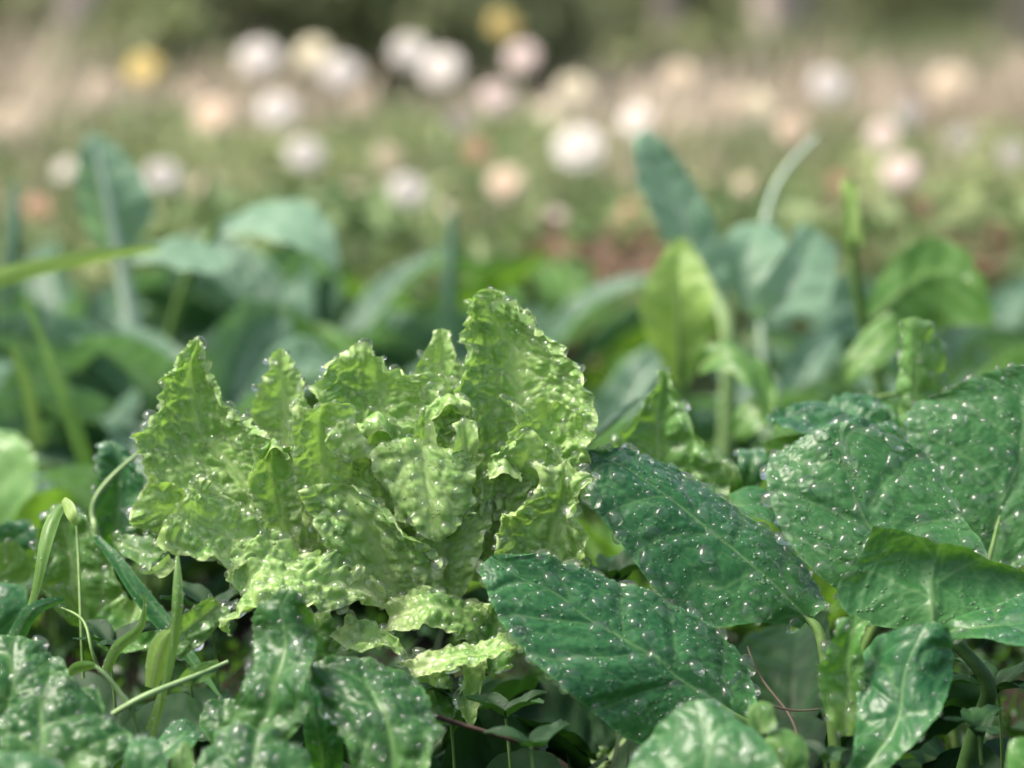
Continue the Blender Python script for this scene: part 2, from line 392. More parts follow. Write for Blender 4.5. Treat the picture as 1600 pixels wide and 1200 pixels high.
    if (np.sum(n2 * n, axis=2)).mean() < 0: n2 = -n2
    return dict(P=P2, n=n2, e=e, vein=vein, edge=edge, pale=pale, prog=prog)

RNG = np.random.default_rng(11)
def dome(seg, rings, wob=0.0, seed=0, hz=0.62):
    V = [(0, 0, hz)]; F = []
    for r in range(1, rings + 1):
        a = math.pi / 2 * r / rings * 1.12
        for q in range(seg):
            w = 2 * math.pi * q / seg
            k = 1 + wob * (math.sin(2 * w + seed) * 0.6 + math.sin(3 * w + seed * 2.1) * 0.5)
            V.append((math.sin(a) * math.cos(w) * k, math.sin(a) * math.sin(w) * k, math.cos(a) * hz))
    V.append((0, 0, math.cos(math.pi / 2 * 1.12) * hz - 0.05)); b = len(V) - 1
    for q in range(seg):
        F.append((0, 1 + q, 1 + (q + 1) % seg))
        for r in range(rings - 1):
            a0 = 1 + r * seg + q; a1 = 1 + r * seg + (q + 1) % seg
            F.append((a0, a0 + seg, a1 + seg)); F.append((a0, a1 + seg, a1))
        a0 = 1 + (rings - 1) * seg
        F.append((a0 + q, b, a0 + (q + 1) % seg))
    return np.array(V), np.array(F)
FINE_V, FINE_F = dome(8, 3, hz=0.7)
MID_V, MID_F = dome(12, 4, 0.08, 0.7, 0.68)
DROP_MESH = []
def drop_mesh(k):
    if not DROP_MESH:
        for q in range(8):
            V, F = dome(16, 6, 0.12 + 0.05 * (q % 3), q * 1.7, (0.55, 0.65, 0.8)[q % 3])
            o = link_mesh('water_drop', V, F, 'water_bead'); me = o.data; bpy.data.objects.remove(o); DROP_MESH.append(me)
    return DROP_MESH[k % 8]

NDROP = [0]
def add_drops(leaf, blades, origin, count, rmin=0.00055, rmax=0.0040, power=1.5, big=0.0015, edge_bias=0.8, maxbig=17, up=0.0):
    """beads of water lying on a blade: the large ones one by one, the fine ones as one part"""
    VV = []; FF = []; off = 0; nbig = 0
    areas = [np.linalg.norm(np.cross(b['P'][1:, :-1] - b['P'][:-1, :-1], b['P'][:-1, 1:] - b['P'][:-1, :-1]), axis=2) for b in blades]
    tot = sum(a.sum() for a in areas)
    picks = []
    for b, A in zip(blades, areas):
        n = b['n'][:-1, :-1]; e = b['e'][:-1, :-1]
        view = np.array((0, 0, CAM_H)) - b['P'][:-1, :-1]; view /= np.linalg.norm(view, axis=2, keepdims=True)
        w = A * (0.35 + edge_bias * 2.5 * np.exp(-e / 0.004)) * np.clip(0.3 + n[..., 2] + up, 0.15, 1.2)
        # clustered, not even
        ii = np.arange(w.shape[0])[:, None] + 0 * w; jj = np.arange(w.shape[1])[None, :] + 0 * w
        w = w * np.clip(0.25 + 1.6 * (vnoise(ii / 11.0, jj / 11.0, 7 + len(picks)) * 0.5 + 0.5) ** 2, 0, 2)
        m = int(count * A.sum() / tot)
        if m < 1: continue
        idx = RNG.choice(w.size, size=m, p=(w / w.sum()).ravel())
        picks.append((b, idx, w.shape))
    for b, idx, shp in picks:
        I, J = np.unravel_index(idx, shp)
        r = rmin * (1 - RNG.random(len(I)) * (1 - (rmin / rmax) ** power)) ** (-1 / power)
        order = np.argsort(-r); I, J, r = I[order], J[order], r[order]
        pc = b['P'][I, J]; ok = np.zeros(len(I), bool)
        for k in range(len(I)):                      # beads do not run into one another
            if not np.any(ok[:k] & (np.sum((pc[:k] - pc[k]) ** 2, axis=1) < (0.95 * (r[:k] + r[k])) ** 2)): ok[k] = True
        I, J, r = I[ok], J[ok], r[ok]
        for i, j, rr in zip(I, J, r):
            n = b['n'][i, j]; p = b['P'][i, j]
            a = np.cross(n, (0.13, 0.2, 1.0)); a /= max(np.linalg.norm(a), 1e-6); c = np.cross(n, a)
            th = RNG.random() * 6.28
            x = a * math.cos(th) + c * math.sin(th); y = np.cross(n, x)
            sx, sy = rr * (0.85 + 0.4 * RNG.random()), rr * (0.8 + 0.3 * RNG.random()); sz = rr * (0.8 + 0.45 * RNG.random())
            if rr > big and nbig < maxbig:
                o = bpy.data.objects.new('water_drop', drop_mesh(NDROP[0])); NDROP[0] += 1; nbig += 1
                C.objects.link(o); o.parent = leaf
                M = Matrix(((x[0] * sx, y[0] * sy, n[0] * sz, p[0] - origin[0]), (x[1] * sx, y[1] * sy, n[1] * sz, p[1] - origin[1]), (x[2] * sx, y[2] * sy, n[2] * sz, p[2] - origin[2]), (0, 0, 0, 1)))
                o.matrix_local = M
            else:
                DV, DF = (MID_V, MID_F) if rr > 0.0012 else (FINE_V, FINE_F)
                V = DV[:, :1] * x * sx + DV[:, 1:2] * y * sy + DV[:, 2:] * n * sz + p
                VV.append(V); FF.append(DF + off); off += len(V)
    if VV:
        o = link_mesh('fine_droplets', np.concatenate(VV), np.concatenate(FF), 'water', leaf, origin=origin)
        o['kind'] = 'stuff'

def leaf_obj(parent, blades, mat, name='leaf', label=None, drops=0, **dk):
    V = []; F = []; A = {'vein': [], 'edge': [], 'pale': []}; off = 0
    for b in blades:
        nu, nv, _ = b['P'].shape
        V.append(b['P'].reshape(-1, 3)); F.append(grid_faces(nu, nv, off)); off += nu * nv
        for k in A: A[k].append(b[k].ravel())
    org = tuple(parent.location)
    o = link_mesh(name, np.concatenate(V), np.concatenate(F), mat, parent, {k: np.concatenate(v) for k, v in A.items()}, origin=org)
    if label: o['label'] = label
    if drops: add_drops(o, blades, org, int(drops * 1.9), **dk)
    return o

def free_leaf(base, az, elev, length, width, droop, style, seed, roll=0.0, tipw=0.25, cup=0.15, basew=0.18, **over):
    """a whole leaf in space from a base point, heading, rise, length, width and droop"""
    b = np.array(base, float); rows = []
    p = b.copy(); n = 6
    for k in range(n):
        f = k / (n - 1)
        el = elev - droop * f
        h = np.array((math.cos(az) * math.cos(el), math.sin(az) * math.cos(el), math.sin(el)))
        side = np.array((-math.sin(az), math.cos(az), 0.0)) * -1
        nrm = np.cross(side, h)
        side2 = side * math.cos(roll) + nrm * math.sin(roll); nrm2 = np.cross(side2, h)
        w = width * 0.5 * (math.sin(math.pi * min(f * 0.85 + 0.12, 1.0)) ** 0.7)
        if k == 0: w = width * 0.5 * basew
        if k == n - 1: w = width * 0.5 * tipw
        pts = [p + side2 * w * v + nrm2 * cup * w * v * v for v in (-1, -0.5, 0, 0.5, 1)]
        rows.append((0, 0, 0, pts))
        p = p + h * length / (n - 1)
    return blade(rows, style, seed, world=True, **over)

def gz(x, y):
    return 0.012 * float(vnoise(x * 3.1, y * 3.1, 3)) + 0.006 * float(vnoise(x * 11, y * 11, 4))

# ================================================================== THE SETTING
def build_ground():
    xs = np.concatenate([np.linspace(-60, -1.3, 40), np.linspace(-1.2, 1.2, 160), np.linspace(1.3, 60, 40)])
    ys = np.concatenate([np.linspace(-20, 0.55, 14), np.linspace(0.6, 3.0, 160), np.linspace(3.1, 12, 60), np.linspace(12.5, 150, 50)])
    X, Y = np.meshgrid(xs, ys, indexing='ij')
    Z = 0.012 * vnoise(X * 3.1, Y * 3.1, 3) + 0.006 * vnoise(X * 11, Y * 11, 4)
    near = np.exp(-((Y - 1.3) / 2.0) ** 2 - (X / 1.5) ** 2)
    Z = Z + near * 0.008 * fbm(X * 40, Y * 40, 12, 3)
    V = np.stack([X, Y, Z - 0.012], 2)
    o = link_mesh('ground', V.reshape(-1, 3), grid_faces(len(xs), len(ys)), 'soil'); o['kind'] = 'structure'
    o['label'] = 'dark bare garden soil under the plants'
build_ground()

def leaf_cloud(centres, size, aspect, rng, fold=0.25, flat=0.0):
    """many small leaf faces, two folded quads each"""
    n = len(centres)
    d = rng.normal(size=(n, 3)); d[:, 2] *= (1 - flat * 0.6); d /= np.linalg.norm(d, axis=1, keepdims=True)
    r = rng.normal(size=(n, 3)); r = np.cross(d, r); r /= np.linalg.norm(r, axis=1, keepdims=True)
    q = np.cross(d, r)
    L = (size * (0.6 + 0.8 * rng.random(n)))[:, None]; W = L * aspect
    c = np.asarray(centres)
    base = c - d * L * 0.5; tip = c + d * L * 0.5 - q * L * 0.12
    m1 = c + r * W * 0.5 + q * W * fold; m2 = c - r * W * 0.5 + q * W * fold
    V = np.stack([base, m1, tip, m2, c], 1).reshape(-1, 3)
    i = np.arange(n)[:, None] * 5
    F = np.concatenate([i + np.array([[0, 1, 4]]), i + np.array([[1, 2, 4]]), i + np.array([[2, 3, 4]]), i + np.array([[3, 0, 4]])])
    return V, F, np.repeat(rng.random(n), 5)

def blades_cloud(base, height, width, rng, lean=0.35):
    n = len(base); az = rng.random(n) * 6.283
    h = height * (0.55 + 0.7 * rng.random(n)); ln = lean * (0.3 + rng.random(n)) * h
    dx, dy = np.cos(az), np.sin(az); px, py = -dy, dx
    V = []
    for f, wk in ((0, 1), (0.5, 0.85), (0.85, 0.5), (1.0, 0.06)):
        cx = base[:, 0] + dx * ln * f * f; cy = base[:, 1] + dy * ln * f * f; cz = base[:, 2] + h * f * (1 - 0.12 * f)
        for sgn in (-1, 1):
            V.append(np.stack([cx + sgn * px * width * wk * .5, cy + sgn * py * width * wk * .5, cz], 1))
    V = np.stack(V, 1).reshape(-1, 3)
    i = np.arange(n)[:, None] * 8
    F = np.concatenate([i + np.array([[k * 2, k * 2 + 1, k * 2 + 3, k * 2 + 2]]) for k in range(3)])
    return V, F, np.repeat(rng.random(n), 8)

rg = np.random.default_rng(5)
# dry field beyond the flower bed
n = 16000
yb = 5.6 + 14 * rg.random(n) ** 1.1; xb = (rg.random(n) * 2 - 1) * (yb * 0.30 + 1.0); yb = yb + 1.6 * vnoise(xb * 0.8, xb * 0 + .3, 8)
zt = 0.75 + 0.75 * fbm(xb * 1.4, yb * 0.8, 72, 2) 
V, F, R = blades_cloud(np.stack([xb, yb, 0 * xb - 0.02], 1), 0.36 * np.clip(np.abs(zt) ** 1.6, 0.15, 2.6), 0.02, rg)
o = link_mesh('dry_grass', V, F, 'dry_grass', attrs={'rnd': np.clip(R * 0.5 + np.repeat(fbm(xb * 0.9, yb * 0.45, 71, 3) * 0.9 + 0.5, 8), 0, 1)}); tag(o, 'pale pinkish tan dry grass field behind the flowers', 'dry grass', kind='stuff')
# foliage of the flower bed
n = 20000
yb = 2.7 + 6.0 * rg.random(n) ** 0.9; xb = (rg.random(n) * 2 - 1) * (yb * 0.27 + 0.5)
hh = np.interp(yb, [2.6, 3.4, 4.8, 7.0, 8.7], [0.12, 0.17, 0.16, 0.13, 0.09]) * (0.8 + 0.7 * (vnoise(xb * 3.2, yb * 1.2, 90)))
zb = rg.random(n) ** 0.8 * np.maximum(hh, 0.02)
V, F, R = leaf_cloud(np.stack([xb, yb, zb], 1), 0.05, 0.4, rg)
patchy = (vnoise(xb * 1.7, yb * 1.1, 55) * 0.5 + 0.5); R = np.clip(0.35 * R + 0.8 * np.repeat(patchy, 5) - 0.05, 0, 1)
o = link_mesh('flower_bed_foliage', V, F, 'bed_leaves', attrs={'rnd': R}, smooth=False); tag(o, 'soft blurred olive green foliage of the flower bed', 'foliage', kind='stuff')
n = 5000
yb = 3.6 + 4.0 * rg.random(n); xb = (rg.random(n) * 2 - 1) * (yb * 0.27 + 0.5); kk = vnoise(xb * 2.1, yb * 1.1, 44) > 0.05; xb = xb[kk]; yb = yb[kk]
V, F, R = blades_cloud(np.stack([xb, yb, 0 * xb - 0.02], 1), 0.19, 0.012, rg)
o = link_mesh('dry_stalks', V, F, 'dry_grass', attrs={'rnd': R}); tag(o, 'thin tan dry stalks standing among the flower bed foliage', 'dry stalks', kind='stuff')
n = 5200
yb = 2.35 + 1.1 * rg.random(n); xb = (rg.random(n) * 2 - 1) * (yb * 0.27 + 0.3); kk = vnoise(xb * 4.1, yb * 2.1, 46) > -0.25; xb = xb[kk]; yb = yb[kk]
V, F, R = leaf_cloud(np.stack([xb, yb, rg.random(len(xb)) ** 0.7 * (0.13 + 0.09 * vnoise(xb * 4, yb * 3, 47))], 1), 0.06, 0.4, rg)
o = link_mesh('green_undergrowth', V, F, 'bed_leaves', attrs={'rnd': R * 0.5}, smooth=False); tag(o, 'darker blurred green undergrowth at the front of the flower bed', 'undergrowth', kind='stuff')
for px, d, w, hgt, nn, lb in ((965, 2.45, .10, .17, 260, 'rusty brown dead foliage blurred just right of the tallest lettuce leaf'), (1470, 2.9, .16, .17, 300, 'rusty brown dead foliage blurred behind the right leaf clump'), (560, 2.7, .12, .12, 200, 'brownish dead foliage blurred left of centre behind the crop')):
    cx = at(px, 400, d)[0]; q = rg.normal(size=(nn, 3)) * (w * .5, .08, 0); q[:, 2] = rg.random(nn) * hgt
    V, F, R = leaf_cloud(q + (cx, d, 0), 0.045, 0.45, rg)
    o = link_mesh('dead_foliage', V, F, 'dead_leaf', attrs={'rnd': R}, smooth=False); tag(o, lb, 'dead leaves', kind='stuff')
# low weeds in the shade under the crop
n = 15000
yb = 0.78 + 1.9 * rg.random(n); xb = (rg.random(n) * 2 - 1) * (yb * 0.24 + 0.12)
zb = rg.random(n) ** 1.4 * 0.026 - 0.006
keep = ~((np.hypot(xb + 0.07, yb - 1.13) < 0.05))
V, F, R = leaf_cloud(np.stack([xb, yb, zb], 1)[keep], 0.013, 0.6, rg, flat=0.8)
o = link_mesh('low_weeds', V, F, 'low_leaves', attrs={'rnd': R}); tag(o, 'tiny shade-coloured green weeds covering the soil between the plants', 'weeds', kind='stuff')
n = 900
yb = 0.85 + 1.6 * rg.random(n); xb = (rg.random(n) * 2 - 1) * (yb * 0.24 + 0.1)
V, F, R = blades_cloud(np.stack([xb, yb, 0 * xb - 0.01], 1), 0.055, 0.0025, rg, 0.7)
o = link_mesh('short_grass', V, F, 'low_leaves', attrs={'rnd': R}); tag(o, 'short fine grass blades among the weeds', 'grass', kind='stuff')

# ------------------------------------------------------------------ trees and bushes along the far edge
def bush(name, label, x, y, w, h, seed, mat='far_leaves', leaves=1500, lsize=0.14):
    r = np.random.default_rng(seed)
    t = thing(name, label, 'bush', (x, y, -0.01), 'bushes along the far edge of the field')
    c = []
    cl = r.normal(size=(26, 3)); cl /= np.linalg.norm(cl, axis=1, keepdims=True); cl *= (0.35 + 0.6 * r.random((26, 1)))
    for k in range(leaves):
        q = cl[r.integers(26)] + r.normal(size=3) * 0.2
        z = h * 0.48 + q[2] * h * 0.5
        c.append((x + q[0] * w * 0.5, y + q[1] * w * 0.4, max(z, 0.05 + 0.1 * r.random())))
    V, F, R = leaf_cloud(np.array(c), lsize, 0.5, r)
    link_mesh('foliage', V, F, mat, t, {'rnd': R}, smooth=False, origin=t.location)
    for k in range(3):
        a = r.random() * 6.28
        tube_obj('stem', [(x, y, -0.02), (x + 0.1 * math.cos(a), y + 0.1 * math.sin(a), h * 0.35), (x + 0.3 * w * math.cos(a), y + 0.3 * w * math.sin(a), h * 0.8)], [0.03, 0.02, 0.008], 'bark', t, 6, 8)
    return t
def tree(label, x, y, rad, h, seed):
    r = np.random.default_rng(seed)
    t = thing('tree', label, 'tree', (x, y, -0.02), 'trees along the far edge of the field')
    trunk = [(x, y, -0.05), (x + 0.05, y, h * 0.2), (x - 0.06, y + 0.05, h * 0.45), (x + 0.1, y, h * 0.8)]
    tk = tube_obj('trunk', trunk, [rad * 1.35, rad, rad * 0.8, rad * 0.25], 'bark', t, 12, 24)
    c = []
    for k in range(7):
        a = r.random() * 6.28; z0 = h * (0.4 + 0.07 * k); L = h * (0.3 - 0.02 * k)
        e = (x + math.cos(a) * L, y + math.sin(a) * L, z0 + L * 0.6)
        br = tube_obj('limb', [(x, y, z0), ((x + e[0]) / 2, (y + e[1]) / 2, z0 + L * 0.2), e], [rad * 0.4, rad * 0.25, rad * 0.06], 'bark', tk, 6, 8, origin=t.location)
        for q in range(260):
            f = 0.35 + 0.75 * r.random(); g = r.normal(size=3) * h * 0.075
            c.append((x + math.cos(a) * L * f + g[0], y + math.sin(a) * L * f + g[1], z0 + L * 0.6 * f + g[2]))
    V, F, R = leaf_cloud(np.array(c), 0.22, 0.5, r)
    link_mesh('crown', V, F, 'far_leaves', t, {'rnd': R}, smooth=False, origin=t.location)
def gx(px, d):
    return at(px, 100, d)[0]
for px, d, rad, h, sd, lb in ((130, 12, 0.13, 5.5, 1, 'grey tree trunk nearest the left edge at the far side'), (590, 21, 0.10, 4.5, 2, 'thin brown tree trunk behind the white flowers left of centre'),
                              (1035, 20, 0.12, 5.0, 3, 'slim pale tree trunk just right of centre at the far side'), (1205, 16, 0.16, 5.5, 4, 'broad greyish pink tree trunk far behind the right half'),
                              (1590, 19, 0.13, 5.0, 5, 'grey tree trunk at the top right corner')):
    tree(lb, gx(px, d), d, rad, h, sd)
for i, (px, d, w, h, lb) in enumerate(((-130, 13, 1.6, 1.1, 'dark bush at the top left corner'), (375, 12, 1.4, 1.0, 'broad dark green bush right of the left grey trunk'),
        (480, 13, 1.5, 1.1, 'olive bush behind the white flowers at left'), (720, 13.5, 1.6, 1.0, 'dark bush behind the upper yellow flower'),
        (930, 23, 2.0, 1.2, 'pale bush just right of the upper centre'), (1120, 22, 2.0, 1.5, 'green bush between the two pale trunks at right'),
        (1370, 18, 2.4, 1.8, 'bright green bush right of the broad pinkish trunk'), (1520, 21, 2.2, 1.4, 'dark bush next to the top right trunk'), (600, 12, 1.2, 0.8, 'small bush behind the paired white flowers at top centre'), (1300, 13, 1.0, 0.42, 'low shrub behind the bright white flower at upper right'),
        (1090, 15, 1.0, 0.5, 'low shrub left of the broad pinkish trunk'), (1480, 12, 1.1, 0.4, 'low shrub in the dry grass at upper right'), (220, 10.5, 0.8, 0.5, 'low shrub behind the left yellow flower'))):
    bush('bush', lb, gx(px, d), d, w, h, 40 + i)

# ------------------------------------------------------------------ flowers
def flower(px, py, d, dia_px, colour, label, sd):
    r = np.random.default_rng(sd + 900)
    c = at(px, py, d); R = dia_px * d / FPX / 2
    t = thing('flower', label, 'flower', (c[0], c[1], gz(c[0], c[1])), 'flowers blurred in the background')
    nz = np.array((r.normal() * 0.2, -0.75, 0.55)); nz /= np.linalg.norm(nz)
    ax = np.cross(nz, (0.2, 0.1, 1)); ax /= np.linalg.norm(ax); ay = np.cross(nz, ax)
    def ring(n, R0, lift, ph):
        V = []; F = []
        for k in range(n):
            a = ph + 2 * math.pi * k / n; u = ax * math.cos(a) + ay * math.sin(a); w = np.cross(nz, u)
            b = len(V)
            for f, wd, zz in ((0.08, 0.08, 0.0), (0.45, 0.24, 0.10), (0.8, 0.27, 0.13), (1.0, 0.12, 0.06)):
                for sg in (-1, 0, 1):
                    V.append(c + u * R0 * f + w * sg * wd * R0 + nz * R0 * (zz * lift - 0.04 * abs(sg)))
            for q in range(3):
                for z in range(2): F.append((b + q * 3 + z, b + q * 3 + z + 1, b + q * 3 + z + 4, b + q * 3 + z + 3))
        return V, F
    V1, F1 = ring(11, R, 1.0, 0.1); V2, F2 = ring(9, R * 0.72, 3.0, 0.4)
    V = np.array(V1 + V2); F = np.array(F1 + [tuple(i + len(V1) for i in f) for f in F2])
    link_mesh('petals', V, F, 'petal_' + colour, t, origin=t.location)
    v, f = dome(10, 4, 0, 0, 0.6)
    V = c + (ax * v[:, :1] + ay * v[:, 1:2] + nz * v[:, 2:]) * R * 0.17 + nz * R * 0.08
    link_mesh('flower_centre', V, f, 'flower_eye' if colour not in ('white', 'pink', 'yellow') else 'petal_cream', t, origin=t.location)
    g = gz(c[0], c[1]); b = np.array((c[0] + r.normal() * 0.03, c[1] + r.normal() * 0.03, g - 0.02))
    tube_obj('stem', [b, b * 0.5 + c * 0.5 + r.normal(size=3) * (0.012, 0.012, 0), c - nz * R * 0.05], [0.003, 0.0025, 0.002], 'flower_stem', t, 6, 12)
    for k in range(3):
        f = 0.25 + 0.22 * k; p = b * (1 - f) + c * f
        V, F, R_ = leaf_cloud(np.array([p + r.normal(size=3) * 0.012]), 0.06, 0.35, r)
        link_mesh('leaf', V, F, 'bed_leaves', t, {'rnd': R_}, origin=t.location)
FL = [
 (405, 90, 4.3, 66, 'white', 'large round white flower highest at left of centre'),
 (488, 84, 4.6, 56, 'cream', 'cream flower overlapping a white one, right of the highest white flower'),
 (533, 112, 4.4, 62, 'white', 'white flower overlapping a cream one on its left'),
 (640, 80, 4.8, 58, 'white', 'white flower at upper left of an overlapping pair near top centre'),
 (690, 106, 4.4, 66, 'white', 'white flower at lower right of an overlapping pair near top centre'),
 (815, 90, 4.5, 54, 'pink', 'pale pink flower just below the yellow flower at top centre'),
 (786, 40, 5.0, 50, 'yellow', 'yellow flower highest of all at top centre'),
 (224, 108, 4.4, 56, 'yellow', 'yellow flower standing alone at upper left'),
 (300, 148, 4.5, 46, 'beige', 'dull beige flower touching a peach one at left'),
 (333, 180, 4.0, 62, 'peach', 'peach flower below and right of the beige one at left'),
 (433, 172, 3.9, 64, 'white', 'white flower below the highest white flower at left'),
 (476, 241, 3.5, 60, 'white', 'white flower lower right of its white neighbour, above the drooping blue-green leaf'),
 (255, 276, 3.3, 58, 'white', 'white flower touching the tall blue-green leaf at left'),
 (100, 266, 3.6, 36, 'white', 'small whitish flower left of the tall blue-green leaf'),
 (58, 326, 3.2, 48, 'salmon', 'salmon flower low at the left edge'),
 (322, 290, 3.4, 40, 'beige', 'small beige flower right of the white one by the tall leaf'),
 (606, 247, 3.6, 44, 'beige', 'small beige flower above the lowest white flower at centre'),
 (637, 299, 3.1, 62, 'white', 'lowest white flower at centre'),
 (775, 152, 4.0, 56, 'pink', 'pale pink flower above the salmon spot at centre'),
 (746, 236, 3.6, 42, 'salmon', 'salmon flower at centre above the peach one'),
 (790, 286, 3.3, 58, 'peach', 'pale peach flower low at centre'),
 (897, 140, 4.4, 54, 'cream', 'cream flower above the largest white flower'),
 (905, 231, 3.4, 80, 'white', 'largest white flower, right of centre'),
 (993, 188, 3.8, 54, 'white', 'white flower just above the tip of the tall green leaf'),
 (1150, 158, 4.3, 50, 'beige', 'left one of two touching pale flowers at upper right'),
 (1180, 164, 4.3, 50, 'cream', 'right one of two touching pale flowers at upper right'),
 (1296, 134, 4.3, 62, 'white', 'bright white flower at upper right standing alone'),
 (1236, 202, 3.8, 48, 'peach', 'dull peach flower behind the thin stem at right'),
 (1380, 212, 3.7, 50, 'pink', 'pale pink flower above its pinker neighbour at right'),
 (1420, 178, 4.0, 42, 'grey', 'greyish flower behind the two pink ones at right'),
 (1408, 268, 3.3, 58, 'pink', 'lower pink flower of the pair at right'),
 (1582, 240, 3.6, 42, 'grey', 'greyish flower at the right edge'),
 (985, 335, 3.0, 44, 'salmon', 'reddish brown flower left of the tall green leaf'),
 (1310, 285, 3.2, 34, 'salmon', 'small brownish flower beside the thin pointed shoot at right'),
 (1165, 290, 3.2, 34, 'beige', 'small dull flower right of the tall green leaf'),
 (20, 190, 4.6, 56, 'beige', 'dull beige flower highest at the left edge'), (160, 140, 5.2, 50, 'beige', 'faint beige flower left of the yellow flower at upper left'), (560, 160, 5.0, 48, 'beige', 'faint beige flower right of the white flowers at left'),
 (720, 190, 4.4, 40, 'pink', 'faint pink flower left of the salmon one at centre'), (850, 180, 4.8, 40, 'cream', 'faint cream flower left above the largest white flower'), (1060, 120, 5.2, 54, 'beige', 'faint beige flower left of the two touching pale flowers'),
 (1370, 120, 5.5, 50, 'beige', 'faint beige flower right of the bright white one at upper right'), (1480, 130, 5.4, 60, 'beige', 'faint beige flower at the far upper right'), (1500, 215, 4.2, 36, 'grey', 'faint grey flower between the pink pair and the right edge'),
 (690, 330, 3.1, 30, 'cream', 'small cream flower right of the lowest white one'), (550, 300, 3.3, 30, 'beige', 'small beige flower left of the lowest white one'), (870, 340, 3.2, 28, 'pink', 'small pink flower below the largest white one'),
]
for i, a in enumerate(FL): flower(*a, i)

# ================================================================== MIDDLE DISTANCE: blurred plants
def plant(name, label, cat, px, d, group=None):
    p = at(px, 900, d); return thing(name, label, cat, (p[0], d, gz(p[0], d) - 0.01), group)
def rosette(t, mat, n, length, width, seed, spread=0.9, z0=0.0, elev=(0.5, 1.2), style='plain', stem='stem', **over):
    r = np.random.default_rng(seed); b = np.array(t.location) + (0, 0, z0)
    for k in range(n):
        az = 2 * math.pi * k / n + r.normal() * 0.35; el = elev[0] + (elev[1] - elev[0]) * r.random()
        L = length * (0.7 + 0.5 * r.random()); pl = L * 0.45
        hd = np.array((math.cos(az) * math.cos(el), math.sin(az) * math.cos(el), math.sin(el)))
        p1 = b + hd * pl
        lf = leaf_obj(t, [free_leaf(p1, az, el, L, width * (0.8 + 0.4 * r.random()), 0.8 + 0.8 * r.random(), style, seed * 50 + k, roll=r.normal() * 0.45, cup=0.5, **over)], mat)
        tube_obj('stalk', [b, b + hd * pl * 0.5 - (0, 0, 0.004), p1 + hd * 0.01], [0.004, 0.0035, 0.0025], stem, lf, 7, 10, origin=t.location)

GM = 'leafy plants blurred behind the lettuce'
t = plant('kale_plant', 'blue-green leafy plant with one tall upright leaf at left', 'kale', 190, 1.9, GM)
leaf_obj(t, [blade([S(1.9, 0, 0, (172, 400), (185, 402), (200, 400)), S(1.9, -.01, .01, (132, 360), (178, 365), (232, 352)), S(1.9, -.015, .01, (118, 300), (168, 310), (240, 312)), S(1.91, -.01, .01, (122, 245), (155, 250), (208, 256)), S(1.92, 0, 0, (135, 214), (150, 208), (172, 220))], 'plain', 301)], 'blue_leaf')
tube_obj('stalk', [at(150, 225, 1.895), at(180, 370, 1.885), at(198, 460, 1.88), at(214, 560, 1.88), at(225, 760, 1.9)], [0.002, 0.004, 0.006, 0.007, 0.008], 'kale_stem', t)
leaf_obj(t, [blade([S(1.78, 0, 0, (338, 350), (342, 358), (346, 368)), S(1.78, .0, -.03, (395, 328), (412, 348), (420, 372)), S(1.77, .0, -.04, (460, 318), (474, 350), (480, 392)), S(1.76, 0, -.03, (508, 340), (518, 375), (516, 420)), S(1.75, 0, -.02, (524, 372), (528, 398), (526, 425))], 'plain', 302)], 'blue_leaf')
leaf_obj(t, [blade([S(1.7, 0, 0, (200, 396), (202, 404), (205, 412)), S(1.7, 0, -.02, (262, 380), (268, 402), (272, 420)), S(1.7, 0, -.03, (320, 380), (325, 402), (320, 430)), S(1.7, 0, -.02, (358, 395), (362, 405), (355, 425))], 'plain', 303)], 'blue_leaf')
tube_obj('stalk', [at(340, 358, 1.78), at(300, 420, 1.8), at(260, 560, 1.85), at(230, 760, 1.9)], [0.004, 0.004, 0.005, 0.006], 'stem', t)
rosette(t, 'kale', 7, 0.10, 0.07, 5, elev=(0.3, 1.0))
